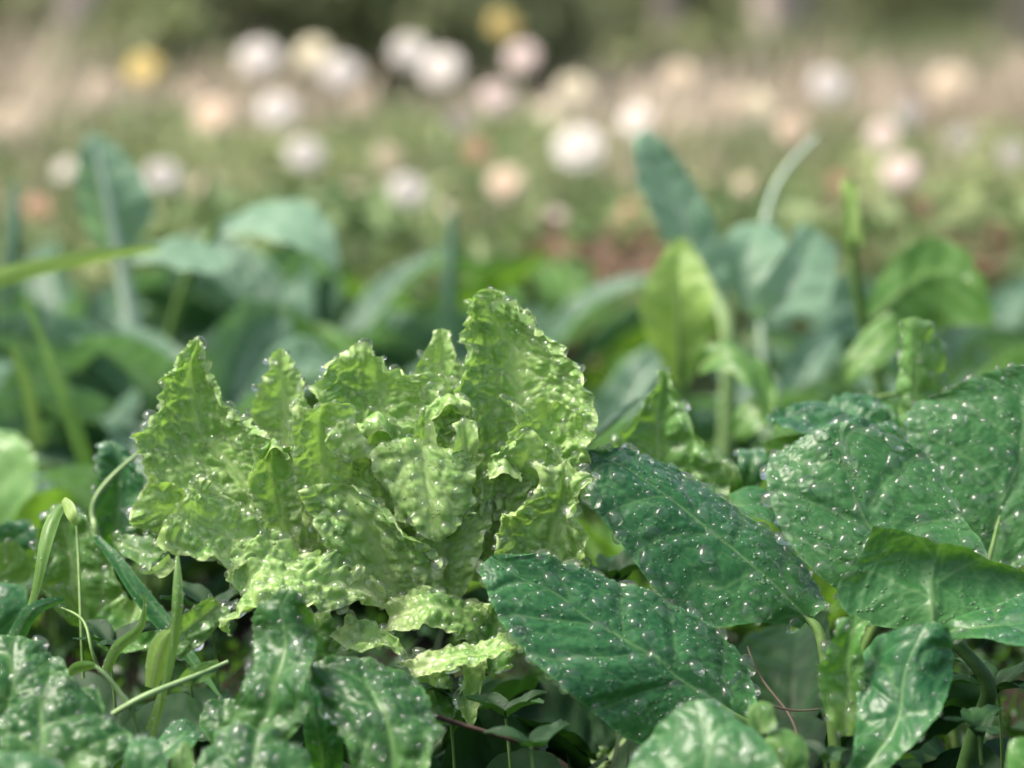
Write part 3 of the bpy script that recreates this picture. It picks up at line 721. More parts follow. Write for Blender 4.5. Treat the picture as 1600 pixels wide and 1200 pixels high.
for px, d, n, L, W, mat, lb, sd in (
    (30, 1.75, 9, 0.14, 0.08, 'kale', 'blue-green leafy clump at the left edge behind the tall grass blades', 11),
    (330, 1.7, 17, 0.147, 0.057, 'kale', 'dark blue-green clump behind the left lettuce tip', 12),
    (480, 2.0, 17, 0.162, 0.067, 'kale', 'blue-green clump under the drooping leaf left of centre', 13),
    (600, 1.85, 16, 0.132, 0.053, 'green_leaf', 'mid green clump behind the middle of the lettuce', 14),
    (800, 2.1, 17, 0.147, 0.047, 'kale', 'blurred green clump behind the tallest lettuce leaf', 15),
    (915, 1.75, 16, 0.132, 0.047, 'kale', 'blue-grey clump just right of the tallest lettuce leaf', 16),
    (1100, 1.6, 16, 0.103, 0.043, 'green_leaf', 'bright green clump behind the pointed leaf right of the lettuce', 17),
    (1200, 1.9, 16, 0.125, 0.045, 'kale', 'blue-green clump at right of the tall leaf', 18),
    (1300, 1.55, 17, 0.103, 0.039, 'green_leaf', 'glossy green clump behind the flat wet leaf at right', 19),
    (1420, 1.75, 17, 0.147, 0.057, 'green_leaf', 'green clump under the glowing yellow-green leaf', 20),
    (1570, 1.7, 17, 0.162, 0.057, 'kale', 'blue-green clump at the right edge', 21),
    (1490, 2.1, 16, 0.162, 0.057, 'kale', 'far blue-green clump near the right edge', 22),
    (120, 2.2, 16, 0.162, 0.067, 'kale', 'far blue-green clump behind the tall leaf at left', 23),
    (700, 1.6, 14, 0.098, 0.047, 'kale', 'low dark clump hidden close behind the lettuce', 24),
    (230, 1.5, 15, 0.108, 0.041, 'kale', 'dark blue-green clump left of the left lettuce tip', 25), (400, 2.25, 16, 0.157, 0.068, 'kale', 'far blue-green clump behind the drooping leaf', 26), (520, 1.6, 15, 0.108, 0.047, 'green_leaf', 'mid green clump behind the left half of the lettuce', 27),
    (660, 2.3, 15, 0.147, 0.055, 'green_leaf', 'far green clump behind the upright blade at centre', 28), (880, 2.3, 15, 0.137, 0.047, 'green_leaf', 'far green clump right of the tallest lettuce leaf', 29), (1000, 1.5, 14, 0.088, 0.034, 'green_leaf', 'green clump behind the pointed wet leaf', 30),
    (1350, 2.05, 16, 0.125, 0.05, 'kale', 'blue-green clump left of the yellow-green leaf', 31), (1500, 1.5, 15, 0.108, 0.041, 'green_leaf', 'bright green clump behind the far right spinach leaf', 32), (1250, 1.42, 14, 0.079, 0.034, 'green_leaf', 'low green clump right behind the broad spinach leaf', 33),
    (90, 1.45, 14, 0.098, 0.034, 'green_leaf', 'green clump at the foot of the tall grass at left', 34)):
    t2 = plant('leafy_plant', lb, 'plant', px, d, GM); rosette(t2, mat, n, L, W, sd, elev=(0.45, 1.25))

t = plant('broadleaf_plant', 'plant with a tall blue-green leaf and pale leaf right of the lettuce', 'plant', 1090, 1.68, GM)
leaf_obj(t, [blade([S(1.68, 0, 0, (1110, 480), (1122, 480), (1136, 476)), S(1.69, -.005, .012, (1050, 398), (1088, 392), (1132, 398)), S(1.70, -.008, .016, (1010, 332), (1058, 325), (1110, 333)), S(1.71, -.006, .012, (990, 266), (1028, 262), (1080, 274)), S(1.72, 0, 0, (990, 220), (1008, 205), (1036, 218))], 'plain', 311)], 'blue_leaf')
leaf_obj(t, [blade([S(1.56, 0, 0, (1052, 600), (1064, 602), (1076, 600)), S(1.56, -.006, 0, (1018, 540), (1062, 545), (1106, 535)), S(1.56, -.01, 0, (1002, 480), (1058, 485), (1118, 475)), S(1.57, -.006, 0, (1018, 425), (1060, 425), (1102, 425)), S(1.58, 0, 0, (1050, 378), (1062, 370), (1076, 380))], 'plain', 312)], 'pale_leaf')
tube_obj('stalk', [at(1050, 330, 1.70), at(1120, 470, 1.67), at(1140, 560, 1.66), at(1130, 800, 1.68)], [0.002, 0.005, 0.006, 0.006], 'pale_stem', t)
tube_obj('stalk', [at(1060, 440, 1.555), at(1064, 600, 1.56), at(1080, 680, 1.6), at(1100, 860, 1.66)], [0.001, 0.003, 0.005, 0.005], 'stem', t)
t = plant('broadleaf_plant', 'plant with broad blue-grey leaves right of the tall leaf', 'plant', 1220, 1.72, GM)
leaf_obj(t, [blade([S(1.70, 0, 0, (1150, 480), (1170, 490), (1195, 480)), S(1.71, -.01, 0, (1122, 420), (1165, 425), (1220, 420)), S(1.73, -.01, 0, (1128, 380), (1175, 372), (1230, 385)), S(1.75, 0, 0, (1152, 352), (1180, 346), (1212, 352))], 'plain', 313)], 'blue_leaf')
leaf_obj(t, [blade([S(1.64, 0, 0, (1170, 490), (1190, 505), (1220, 510)), S(1.65, -.01, 0, (1185, 450), (1230, 460), (1285, 480)), S(1.67, -.01, 0, (1215, 405), (1255, 405), (1305, 440)), S(1.69, 0, 0, (1250, 355), (1275, 358), (1310, 385))], 'plain', 314)], 'blue_leaf')
tube_obj('stalk', [at(1275, 215, 1.85), at(1225, 270, 1.82), at(1195, 350, 1.8), at(1190, 520, 1.75), at(1210, 820, 1.72)], [0.0018, 0.0022, 0.0024, 0.0026, 0.003], 'kale_stem', t)
t = plant('broadleaf_plant', 'plant with a glowing yellow-green arched leaf at right', 'plant', 1440, 1.6, GM)
leaf_obj(t, [blade([S(1.60, 0, 0, (1352, 480), (1362, 500), (1380, 515)), S(1.62, 0, -.01, (1385, 420), (1410, 455), (1425, 520)), S(1.63, 0, -.01, (1440, 372), (1462, 430), (1475, 510)), S(1.62, 0, -.01, (1500, 385), (1512, 440), (1520, 505)), S(1.60, 0, 0, (1532, 430), (1542, 465), (1548, 510))], 'plain', 315, flip=True)], 'green_leaf')
leaf_obj(t, [blade([S(1.5, 0, 0, (1310, 585), (1316, 592), (1322, 600)), S(1.5, 0, -.01, (1335, 540), (1352, 556), (1368, 580)), S(1.51, 0, -.01, (1372, 500), (1390, 520), (1400, 548)), S(1.52, 0, 0, (1400, 490), (1410, 500), (1412, 515))], 'plain', 316)], 'green_leaf')
leaf_obj(t, [blade([S(1.55, 0, 0, (1318, 380), (1330, 384), (1348, 380)), S(1.56, 0, 0, (1316, 330), (1328, 330), (1340, 332)), S(1.57, 0, 0, (1318, 285), (1322, 280), (1330, 290))], 'plain', 317)], 'pale_leaf')
tube_obj('stalk', [at(1333, 375, 1.55), at(1345, 480, 1.56), at(1380, 620, 1.58), at(1430, 850, 1.6)], [0.003, 0.004, 0.005, 0.005], 'stem', t)
t = plant('broadleaf_plant', 'low plant with pale green arching leaves below the tall leaf at right', 'plant', 1150, 1.45, GM)
leaf_obj(t, [blade([S(1.45, 0, 0, (1085, 560), (1090, 570), (1092, 585)), S(1.44, 0, -.01, (1120, 535), (1130, 555), (1135, 580)), S(1.43, 0, -.015, (1165, 550), (1172, 575), (1168, 610)), S(1.42, 0, -.01, (1205, 590), (1200, 615), (1185, 640)), S(1.41, 0, 0, (1215, 630), (1205, 645), (1190, 655))], 'plain', 318)], 'green_leaf')
leaf_obj(t, [blade([S(1.42, 0, 0, (1205, 620), (1215, 630), (1222, 645)), S(1.42, 0, -.01, (1165, 625), (1175, 650), (1190, 670)), S(1.42, 0, 0, (1135, 665), (1142, 680), (1160, 690))], 'plain', 319)], 'green_leaf')
rosette(t, 'green_leaf', 7, 0.06, 0.04, 77, elev=(0.4, 1.1))
t = plant('broadleaf_plant', 'round pale green leaf plant at the left edge', 'plant', -10, 1.5, GM)
leaf_obj(t, [blade([S(1.46, 0, 0, (-40, 860), (-20, 870), (10, 860)), S(1.46, -.01, 0, (-80, 800), (-10, 805), (45, 795)), S(1.47, -.01, 0, (-90, 740), (-20, 740), (62, 735)), S(1.48, -.01, 0, (-80, 690), (-20, 690), (45, 695)), S(1.49, 0, 0, (-50, 672), (-20, 668), (20, 676))], 'plain', 320)], 'mid_leaf')
tube_obj('stalk', [at(-20, 860, 1.46), at(-15, 930, 1.48), at(-10, 1000, 1.5)], [0.003, 0.004, 0.004], 'stem', t)

# tall grass blades, each its own thing
def grass_blade(label, pts, wpx, mat='grass_blade', seed=0, group='single grass blades', twist=0.0, drops=0, res=0.0012):
    d0 = pts[0][2]; p0 = at(*pts[0])
    t = thing('grass_blade', label, 'grass', p0, group)
    rows = []
    n = len(pts)
    W = [wpx * w for w in (np.linspace(1.0, 0.25, n) if isinstance(wpx, (int, float)) else [1])] if isinstance(wpx, (int, float)) else list(wpx)
    Pw = [at(*p) for p in pts]
    for k in range(n):
        a = Pw[min(k + 1, n - 1)] - Pw[max(k - 1, 0)]; a /= np.linalg.norm(a)
        sd = np.cross(a, (0, 1, 0)); sd /= np.linalg.norm(sd)
        sd = sd * math.cos(twist) + np.array((0, 1, 0)) * math.sin(twist)
        w = W[k] * pts[k][2] / FPX * 0.5
        nr = np.cross(sd, a)
        rows.append((0, 0, 0, [Pw[k] + sd * w * v + nr * w * 0.35 * abs(v) for v in (-1, -.5, 0, .5, 1)]))
    b = blade(rows, 'plain', seed, world=True, res=res, wav=0.0006, frill=0.0003, jag=0.0002, blis=0.0001, quilt=0.0, sv=1.0, ribw=0.0007, edgew=0.0004)
    leaf_obj(t, [b], mat, 'blade', drops=drops, rmin=0.0004, rmax=0.0014, maxbig=4)
    return t
grass_blade('long blurred green grass blade leaning left at the left edge', [(160, 800, 1.5), (135, 730, 1.5), (100, 620, 1.5), (40, 470, 1.52)], [24, 26, 22, 8], seed=1)
grass_blade('blurred horizontal grass blade crossing the left edge', [(-20, 440, 1.5), (60, 418, 1.5), (180, 395, 1.52), (250, 390, 1.55)], [30, 26, 16, 6], 'pale_leaf', seed=2)
grass_blade('yellowish blurred grass blade low at the left edge', [(60, 700, 1.6), (40, 600, 1.6), (15, 540, 1.6)], [18, 16, 8], 'pale_leaf', seed=3)
grass_blade('blurred upright grass blade above the lettuce at centre', [(700, 560, 1.9), (702, 440, 1.9), (708, 330, 1.92)], [26, 24, 12], 'kale', seed=4)
grass_blade('blue-green blurred blade at the far left edge', [(10, 480, 1.8), (20, 380, 1.8), (22, 280, 1.82)], [28, 26, 8], 'kale', seed=5)
grass_blade('grass blade behind the lettuce pointing to the pointed leaf', [(920, 685, 1.3), (955, 660, 1.3), (1000, 620, 1.32)], [12, 12, 6], 'kale', seed=6)

# ================================================================== THE LETTUCE
lp = at(620, 930, 1.13)
lettuce = thing('lettuce', 'light green curly lettuce head covered in water drops', 'lettuce', (lp[0], 1.13, gz(lp[0], 1.13)))
def LET(seed, *patches, drops=260, mat='lettuce', **kw):
    over = kw.pop('over', {}); drops = int(drops * 3.0); kw.setdefault('maxbig', 12); kw.setdefault('rmin', 0.0007); kw.setdefault('edge_bias', 0.5)
    patches = [[(1.102 + (d - 1.12) * 0.6, c * 0.8, k * 0.8, q) for d, c, k, q in p] for p in patches]
    return leaf_obj(lettuce, [blade(p, 'lettuce', seed + 7 * i, **over) for i, p in enumerate(patches)], mat, drops=drops, **kw)
# back-left tall leaf
LET(401, [S(1.13, 0, 0, (468, 900), (478, 905), (488, 905), (498, 903), (510, 900)), S(1.14, -.012, 0, (300, 815), (370, 815), (430, 815), (470, 805), (505, 790)),
          S(1.155, -.02, 0, (228, 742), (300, 742), (372, 740), (430, 730), (480, 735)), S(1.17, -.025, 0, (208, 682), (262, 680), (322, 685), (384, 690), (442, 690)),
          S(1.18, -.02, 0, (236, 632), (268, 622), (305, 618), (350, 626), (396, 658)), S(1.18, -.012, 0, (244, 590), (270, 574), (300, 572), (332, 584), (362, 612)),
          S(1.175, -.004, 0, (266, 556), (288, 546), (308, 541), (324, 549), (338, 570)), S(1.17, 0, 0, (297, 528), (304, 524), (311, 521), (316, 524), (321, 531))], drops=520, over=dict(frill=.0035, wav=.002))
# small tip behind it
LET(402, [S(1.19, 0, 0, (400, 740), (445, 750), (500, 720)), S(1.2, -.008, 0, (398, 648), (445, 645), (494, 632)), S(1.205, -.008, 0, (411, 595), (440, 590), (472, 590)), S(1.205, 0, 0, (424, 552), (437, 546), (451, 551))], drops=120)
# centre back
LET(403, [S(1.13, 0, 0, (570, 860), (600, 860), (630, 860)), S(1.15, -.01, 0, (500, 735), (540, 730), (600, 720), (660, 720), (712, 735)), S(1.165, -.02, 0, (484, 660), (540, 650), (600, 650), (660, 650), (715, 660)),
          S(1.175, -.02, 0, (500, 606), (540, 598), (590, 594), (640, 602), (700, 612)), S(1.17, -.01, 0, (510, 572), (542, 545), (580, 536), (618, 562), (690, 588))], drops=380)
# hidden tip between
LET(404, [S(1.2, 0, 0, (640, 660), (690, 670), (740, 650)), S(1.21, -.006, 0, (648, 580), (690, 578), (726, 580)), S(1.215, 0, 0, (682, 520), (690, 513), (699, 520))], drops=40, over=dict(frill=.0005, jag=.0006, wav=.0005, blis=.0012))
# tallest leaf
LET(405, [S(1.13, 0, 0, (690, 870), (720, 870), (750, 860)), S(1.15, -.015, 0, (700, 740), (750, 740), (800, 735), (850, 740), (900, 740)), S(1.165, -.025, 0, (693, 655), (750, 655), (812, 650), (872, 645), (938, 648)),
          S(1.175, -.025, 0, (706, 592), (750, 585), (805, 575), (862, 570), (914, 580)), S(1.18, -.018, 0, (714, 530), (742, 522), (785, 516), (832, 515), (878, 535)), S(1.175, -.006, 0, (716, 480), (730, 463), (756, 450), (792, 460), (828, 490))], drops=560)
# right front curled leaf with its folded lobe
LET(406, [S(1.12, 0, 0, (740, 860), (760, 862), (790, 860)), S(1.12, -.008, 0, (770, 770), (800, 775), (832, 780), (862, 772), (892, 758)), S(1.122, -.012, 0, (776, 704), (815, 708), (852, 714), (892, 714), (923, 708)),
          S(1.125, -.012, 0, (790, 662), (822, 658), (856, 662), (896, 662), (932, 676)), S(1.118, 0, 0, (804, 640), (822, 629), (850, 631), (890, 635), (930, 648))],
    [S(1.11, 0, 0, (768, 800), (795, 805), (822, 800)), S(1.105, .006, 0, (774, 742), (810, 748), (850, 752)), S(1.10, .008, 0, (784, 702), (826, 704), (872, 716)), S(1.10, 0, 0, (792, 679), (830, 672), (862, 690))], drops=340)
# inner lobes with rolled rims
LET(421, [S(1.12, 0, 0, (450, 890), (470, 894), (490, 890)), S(1.12, -.006, 0, (400, 795), (436, 795), (474, 790)), S(1.122, -.008, 0, (384, 738), (425, 732), (468, 738)), S(1.118, 0, 0, (396, 694), (426, 680), (460, 694)), S(1.10, 0, 0, (400, 716), (428, 702), (458, 714))], drops=110)
LET(422, [S(1.13, 0, 0, (680, 870), (700, 874), (720, 870)), S(1.132, -.006, 0, (650, 765), (696, 765), (746, 765)), S(1.135, -.01, 0, (638, 694), (696, 690), (758, 694)), S(1.132, -.004, 0, (652, 638), (700, 620), (750, 640)), S(1.115, 0, 0, (658, 660), (702, 644), (744, 662))], drops=170)
LET(423, [S(1.12, 0, 0, (580, 870), (600, 872), (620, 870)), S(1.12, -.004, 0, (545, 765), (596, 765), (648, 760)), S(1.118, -.006, 0, (534, 704), (590, 698), (652, 698)), S(1.112, -.002, 0, (544, 670), (590, 655), (642, 666)), S(1.098, 0, 0, (550, 692), (592, 680), (638, 692))], drops=150)
LET(424, [S(1.12, 0, 0, (740, 900), (760, 905), (780, 900)), S(1.11, -.004, 0, (742, 820), (775, 822), (812, 816)), S(1.108, -.006, 0, (748, 770), (785, 764), (828, 768)), S(1.10, 0, 0, (760, 735), (788, 722), (818, 734)), S(1.088, 0, 0, (764, 752), (788, 742), (814, 752))], drops=120)
# wrinkled lower right leaf
LET(407, [S(1.09, 0, 0, (760, 915), (790, 922), (832, 925)), S(1.085, -.004, 0, (765, 860), (810, 868), (852, 878), (890, 890), (916, 888)), S(1.085, -.01, 0, (790, 814), (830, 818), (872, 824), (906, 832), (932, 836)),
          S(1.09, -.01, 0, (818, 782), (850, 777), (876, 772), (902, 778), (924, 792)), S(1.09, 0, 0, (850, 745), (868, 730), (885, 720), (898, 734), (912, 756))], drops=260, over=dict(blis=0.0036))
# heart leaf folded forward over itself, with two upright horns
LET(408, [S(1.12, 0, 0, (630, 880), (660, 882), (690, 880)), S(1.122, 0, 0, (600, 785), (660, 785), (722, 785)), S(1.112, .0, 0, (582, 728), (625, 715), (664, 715), (705, 725), (738, 722)), S(1.10, -.0, 0, (575, 706), (620, 694), (662, 697), (702, 708), (742, 704)), S(1.09, .004, 0, (586, 735), (628, 735), (664, 742), (702, 742), (742, 738)),
          S(1.08, .008, 0, (606, 780), (640, 785), (670, 790), (702, 790), (738, 785)), S(1.078, .008, 0, (616, 808), (642, 822), (674, 842), (700, 836), (730, 808))],
    [S(1.098, 0, 0, (652, 705), (668, 706), (684, 708)), S(1.10, 0, 0, (662, 680), (671, 678), (681, 684)), S(1.10, 0, 0, (664, 660), (670, 653), (677, 660))],
    [S(1.10, 0, 0, (703, 714), (722, 716), (744, 708)), S(1.10, -.003, 0, (708, 686), (726, 686), (749, 688)), S(1.102, 0, 0, (712, 663), (726, 653), (743, 661))],
    drops=420, over=dict(blis=0.0010, blis2=.0004, frill=0.003, fw=0.008, wav=0.002))
# left-centre leaf with its triangular flap and hanging frill
LET(409, [S(1.12, 0, 0, (520, 870), (545, 872), (570, 870)), S(1.115, 0, 0, (468, 780), (512, 782), (556, 780)), S(1.11, -.004, 0, (458, 722), (502, 718), (550, 720)), S(1.105, -.006, 0, (454, 672), (500, 662), (546, 672)), S(1.10, 0, 0, (468, 646), (506, 625), (549, 640))],
    [S(1.09, 0, 0, (544, 652), (562, 680), (581, 706)), S(1.085, .003, 0, (527, 668), (541, 690), (562, 716)), S(1.085, 0, 0, (505, 690), (518, 704), (532, 713))],
    drops=240, over=dict(blis=0.0014, frill=0.003, fw=0.008))
LET(410, [S(1.10, 0, 0, (600, 940), (632, 938), (664, 935)), S(1.095, -.003, 0, (545, 895), (605, 895), (690, 885)), S(1.09, -.006, 0, (500, 838), (580, 830), (668, 838)), S(1.088, -.002, 0, (467, 772), (530, 758), (594, 790))], drops=260, over=dict(ribw=0.0035))
LET(4101, [S(1.10, 0, 0, (660, 935), (690, 940), (720, 935)), S(1.10, -.004, 0, (640, 880), (690, 880), (750, 880)), S(1.10, -.004, 0, (650, 830), (700, 825), (765, 830)), S(1.10, 0, 0, (690, 790), (730, 780), (770, 790))], drops=120, over=dict(ribw=0.0045, blis=0.0015))
# front-left low leaf: raised lobe and sheet running right
LET(411, [S(1.10, 0, 0, (520, 905), (525, 915), (530, 930)), S(1.085, 0, -.008, (430, 838), (440, 862), (452, 895)), S(1.07, 0, -.012, (370, 800), (372, 842), (392, 885)), S(1.06, 0, -.014, (325, 766), (312, 818), (322, 885)), S(1.058, 0, -.012, (303, 743), (276, 795), (240, 848))],
    [S(1.08, 0, 0, (604, 915), (600, 930), (592, 942)), S(1.065, 0, -.014, (540, 896), (540, 926), (535, 956)), S(1.05, 0, -.02, (480, 870), (480, 912), (477, 946)), S(1.045, 0, -.02, (430, 848), (426, 898), (421, 938)), S(1.045, 0, -.018, (388, 858), (388, 908), (370, 968)), S(1.045, 0, -.01, (374, 906), (368, 946), (356, 992))],
    [S(1.055, 0, 0, (262, 866), (268, 874), (275, 882)), S(1.05, 0, 0, (246, 880), (254, 888), (264, 898)), S(1.05, 0, 0, (236, 886), (242, 894), (250, 902))], drops=560)
# left flank behind the raised lobe
LET(412, [S(1.12, 0, 0, (420, 910), (430, 905), (440, 900)), S(1.12, 0, 0, (300, 850), (330, 835), (350, 815)), S(1.115, -.005, 0, (240, 835), (270, 800), (300, 770)), S(1.11, 0, 0, (208, 825), (212, 790), (240, 745))], drops=160)
# lower fringe leaves in front
LET(413, [S(1.06, 0, 0, (523, 996), (534, 976), (542, 956)), S(1.05, 0, .01, (550, 1018), (560, 992), (566, 968)), S(1.05, 0, .01, (590, 1020), (596, 1004), (592, 984)), S(1.05, 0, 0, (626, 1032), (630, 1012), (632, 996))], drops=60, over=dict(jag=.0035))
LET(414, [S(1.07, 0, 0, (598, 944), (606, 965), (602, 988)), S(1.065, 0, -.01, (640, 923), (640, 952), (640, 988)), S(1.06, 0, -.012, (676, 916), (682, 946), (690, 984)), S(1.065, 0, -.01, (720, 934), (722, 962), (716, 996)), S(1.07, 0, 0, (764, 945), (756, 976), (748, 1006))], drops=140, over=dict(frill=.007))
LET(415, [S(1.035, 0, 0, (622, 1034), (632, 1045), (640, 1056)), S(1.03, 0, -.01, (668, 1020), (675, 1035), (682, 1052)), S(1.03, 0, -.01, (712, 1010), (716, 1022), (718, 1042)), S(1.035, 0, -.008, (760, 1004), (766, 1015), (768, 1030)), S(1.045, 0, 0, (812, 985), (814, 997), (816, 1012))], drops=90, over=dict(frill=.003, blis=.0015))
LET(416, [S(1.06, 0, 0, (715, 1020), (735, 1022), (760, 1018)), S(1.04, 0, 0, (722, 1070), (740, 1072), (762, 1066)), S(1.025, 0, 0, (714, 1096), (732, 1100), (752, 1096)), S(1.02, 0, 0, (728, 1130), (735, 1136), (744, 1128))], drops=50)
LET(417, [S(1.09, 0, 0, (770, 930), (790, 940), (815, 930)), S(1.075, 0, 0, (745, 985), (775, 990), (815, 985)), S(1.05, 0, 0, (735, 1040), (765, 1045), (790, 1040))], drops=40, mat='spinach_light')
LET(418, [S(1.10, 0, 0, (330, 935), (345, 945), (360, 955)), S(1.09, 0, 0, (280, 960), (300, 978), (322, 1000)), S(1.085, 0, 0, (248, 985), (262, 1004), (282, 1026))], drops=60, mat='mid_leaf')
LET(419, [S(1.09, 0, 0, (470, 950), (490, 955), (515, 955)), S(1.08, 0, 0, (450, 985), (490, 992), (530, 990)), S(1.075, 0, 0, (462, 1025), (495, 1036), (528, 1030))], drops=50, mat='spinach_light')
LET(420, [S(1.06, 0, 0, (640, 1050), (670, 1056), (700, 1050)), S(1.05, 0, 0, (650, 1090), (680, 1096), (712, 1090)), S(1.045, 0, 0, (664, 1125), (686, 1134), (708, 1126))], drops=40, mat='spinach_light')
tube_obj('stem', [(lp[0], 1.13, -0.02), (lp[0], 1.13, 0.02), (lp[0], 1.128, 0.05)], [0.014, 0.016, 0.02], 'pale_stem', lettuce, 12, 10)

rosette(lettuce, 'shade_leaf', 9, 0.065, 0.06, 91, elev=(0.05, 0.5), z0=0.012, res=.003)  # low filler leaves under the head, shade painted into their colour

# ================================================================== SPINACH PLANT AT RIGHT
sp = at(1320, 1080, 1.06)
spin = thing('spinach_plant', 'dark green broad-leaved spinach beaded with water, right of the lettuce', 'spinach', (sp[0], 1.06, gz(sp[0], 1.06)))
B = np.array((sp[0], 1.06, 0.005))
def SPN(parent, seed, st, mat='spinach', drops=260, stalk=None, style='spinach', rad=(0.0005, 0.0018, 0.003, 0.003), **kw):
    over = kw.pop('over', {}); flip = kw.pop('flip', False)
    lf = leaf_obj(parent, [blade(st, style, seed, flip=flip, **over)], mat, drops=drops, **kw)
    if stalk is not None:
        tube_obj('stalk', stalk, rad, 'stem', lf, 8, 16, origin=parent.location)
    return lf
# long leaf pointing at the lettuce
SPN(spin, 501, [S(1.075, 0, 0, (1290, 955), (1264, 968), (1246, 978)), S(1.075, .004, -.016, (1279, 925), (1225, 928), (1176, 975)), S(1.08, .006, -.022, (1236, 862), (1160, 868), (1100, 978)), S(1.085, .006, -.024, (1168, 812), (1100, 824), (1030, 928)),
               S(1.09, .006, -.022, (1100, 768), (1042, 776), (968, 850)), S(1.095, .005, -.016, (1035, 730), (985, 738), (922, 785)), S(1.10, .002, -.008, (975, 704), (945, 712), (910, 742)), S(1.10, 0, 0, (952, 698), (921, 702), (909, 726))],
    drops=640, maxbig=58, edge_bias=1.2, rmin=.00065, rmax=.0044, power=1.15, stalk=[at(1225, 925, 1.078), at(1262, 968, 1.076), at(1290, 1030, 1.07), tuple(B)])
# front leaf
SPN(spin, 502, [S(1.03, 0, 0, (1190, 1105), (1172, 1132), (1150, 1160)), S(1.03, .004, -.016, (1168, 1065), (1112, 1092), (1010, 1165)), S(1.03, .006, -.022, (1144, 1012), (1060, 1056), (935, 1122)), S(1.03, .006, -.024, (1082, 965), (1008, 1024), (868, 1066)),
               S(1.035, .006, -.02, (1015, 930), (950, 984), (812, 1012)), S(1.04, .005, -.015, (935, 903), (890, 944), (775, 962)), S(1.045, .002, -.008, (860, 872), (828, 906), (757, 920)), S(1.05, 0, 0, (806, 864), (768, 870), (753, 898))],
    drops=540, maxbig=58, edge_bias=1.2, rmin=.00065, rmax=.0044, power=1.15, over=dict(quilt=.0014), stalk=[at(1112, 1092, 1.028), at(1172, 1132, 1.03), at(1240, 1180, 1.04), tuple(B)])
# upright broad leaf
SPN(spin, 503, [S(1.075, 0, 0, (1360, 960), (1400, 965), (1440, 950)), S(1.08, 0, 0, (1262, 885), (1385, 880), (1535, 880)), S(1.09, .0, 0, (1222, 830), (1362, 820), (1520, 835)), S(1.097, .004, 0, (1203, 775), (1338, 770), (1490, 785)),
               S(1.105, .008, 0, (1200, 732), (1322, 722), (1468, 738)), S(1.112, .006, 0, (1222, 706), (1312, 684), (1440, 706)), S(1.118, 0, 0, (1262, 685), (1312, 660), (1388, 684))],
    mat='spinach_mid', drops=560, maxbig=60, rmin=.0006, rmax=0.0048, power=1.15, over=dict(quilt=.0012), stalk=[at(1370, 850, 1.088), at(1400, 960, 1.075), at(1390, 1030, 1.08), tuple(B)])
# far right leaf
SPN(spin, 504, [S(1.117, 0, 0, (1500, 905), (1535, 910), (1580, 900)), S(1.132, 0, 0, (1440, 790), (1562, 806), (1690, 800)), S(1.142, .004, 0, (1422, 720), (1590, 745), (1740, 730)), S(1.152, .006, 0, (1418, 665), (1595, 672), (1740, 650)), S(1.162, .006, 0, (1432, 632), (1590, 612), (1700, 590)), S(1.167, 0, 0, (1470, 612), (1560, 577), (1660, 560))],
    mat='spinach_mid', drops=520, maxbig=60, rmin=.0006, rmax=0.0046, power=1.15, stalk=[at(1562, 806, 1.130), at(1535, 905, 1.095), at(1480, 1000, 1.10), tuple(B)])
# bright underside of the cupped leaf, with wet right wing
SPN(spin, 505, [S(1.03, 0, 0, (1440, 985), (1458, 990), (1476, 985)), S(1.035, .0, 0, (1335, 965), (1456, 945), (1560, 960)), S(1.045, -.004, 0, (1312, 912), (1455, 905), (1610, 945)), S(1.05, -.006, 0, (1345, 875), (1462, 868), (1640, 925)), S(1.045, 0, 0, (1364, 822), (1462, 846), (1640, 912))],
    'spinach_mid', drops=40, flip=True, over=dict(ribw=.0012, quilt=.0012))
SPN(spin, 506, [S(1.03, 0, 0, (1470, 978), (1478, 986), (1486, 996)), S(1.02, 0, -.015, (1530, 958), (1535, 980), (1542, 1004)), S(1.015, 0, -.02, (1600, 930), (1605, 970), (1608, 1012)), S(1.015, 0, -.01, (1680, 920), (1685, 950), (1688, 990))],
    'spinach', drops=90, maxbig=6)
tube_obj('stalk', [at(1458, 975, 1.032), at(1540, 1060, 1.03), at(1530, 1130, 1.04), at(1500, 1240, 1.05)], [0.0025, 0.0035, 0.004, 0.0045], 'dark_stem', spin)
# folded dark leaf in front
SPN(spin, 507, [S(0.965, 0, 0, (1325, 1200), (1340, 1215), (1365, 1222)), S(0.975, .0, -.012, (1340, 1110), (1400, 1130), (1448, 1145)), S(0.985, .012, -.012, (1338, 1045), (1410, 1060), (1484, 1070)), S(0.99, .012, -.008, (1372, 1000), (1432, 1000), (1486, 1005)), S(0.995, 0, 0, (1420, 978), (1448, 972), (1474, 980))],
    'spinach', drops=60, maxbig=3, over=dict(blis=.0012), stalk=[at(1345, 1205, .965), at(1380, 1260, .98), tuple(B - (0, .03, .01))])
SPN(spin, 508, [S(0.99, 0, 0, (1300, 1140), (1322, 1150), (1345, 1145)), S(0.995, 0, 0, (1280, 1080), (1320, 1085), (1352, 1080)), S(1.0, -.004, 0, (1284, 1025), (1322, 1020), (1352, 1010)), S(1.005, 0, 0, (1318, 975), (1335, 962), (1356, 975))],
    'spinach_light', drops=80, maxbig=3, style='chard', over=dict(blis=.0016))

rosette(spin, 'shade_leaf', 9, 0.06, 0.05, 92, elev=(0.1, 0.6), z0=0.01, res=.003)  # filler leaves under the spinach, coloured dark as if shaded

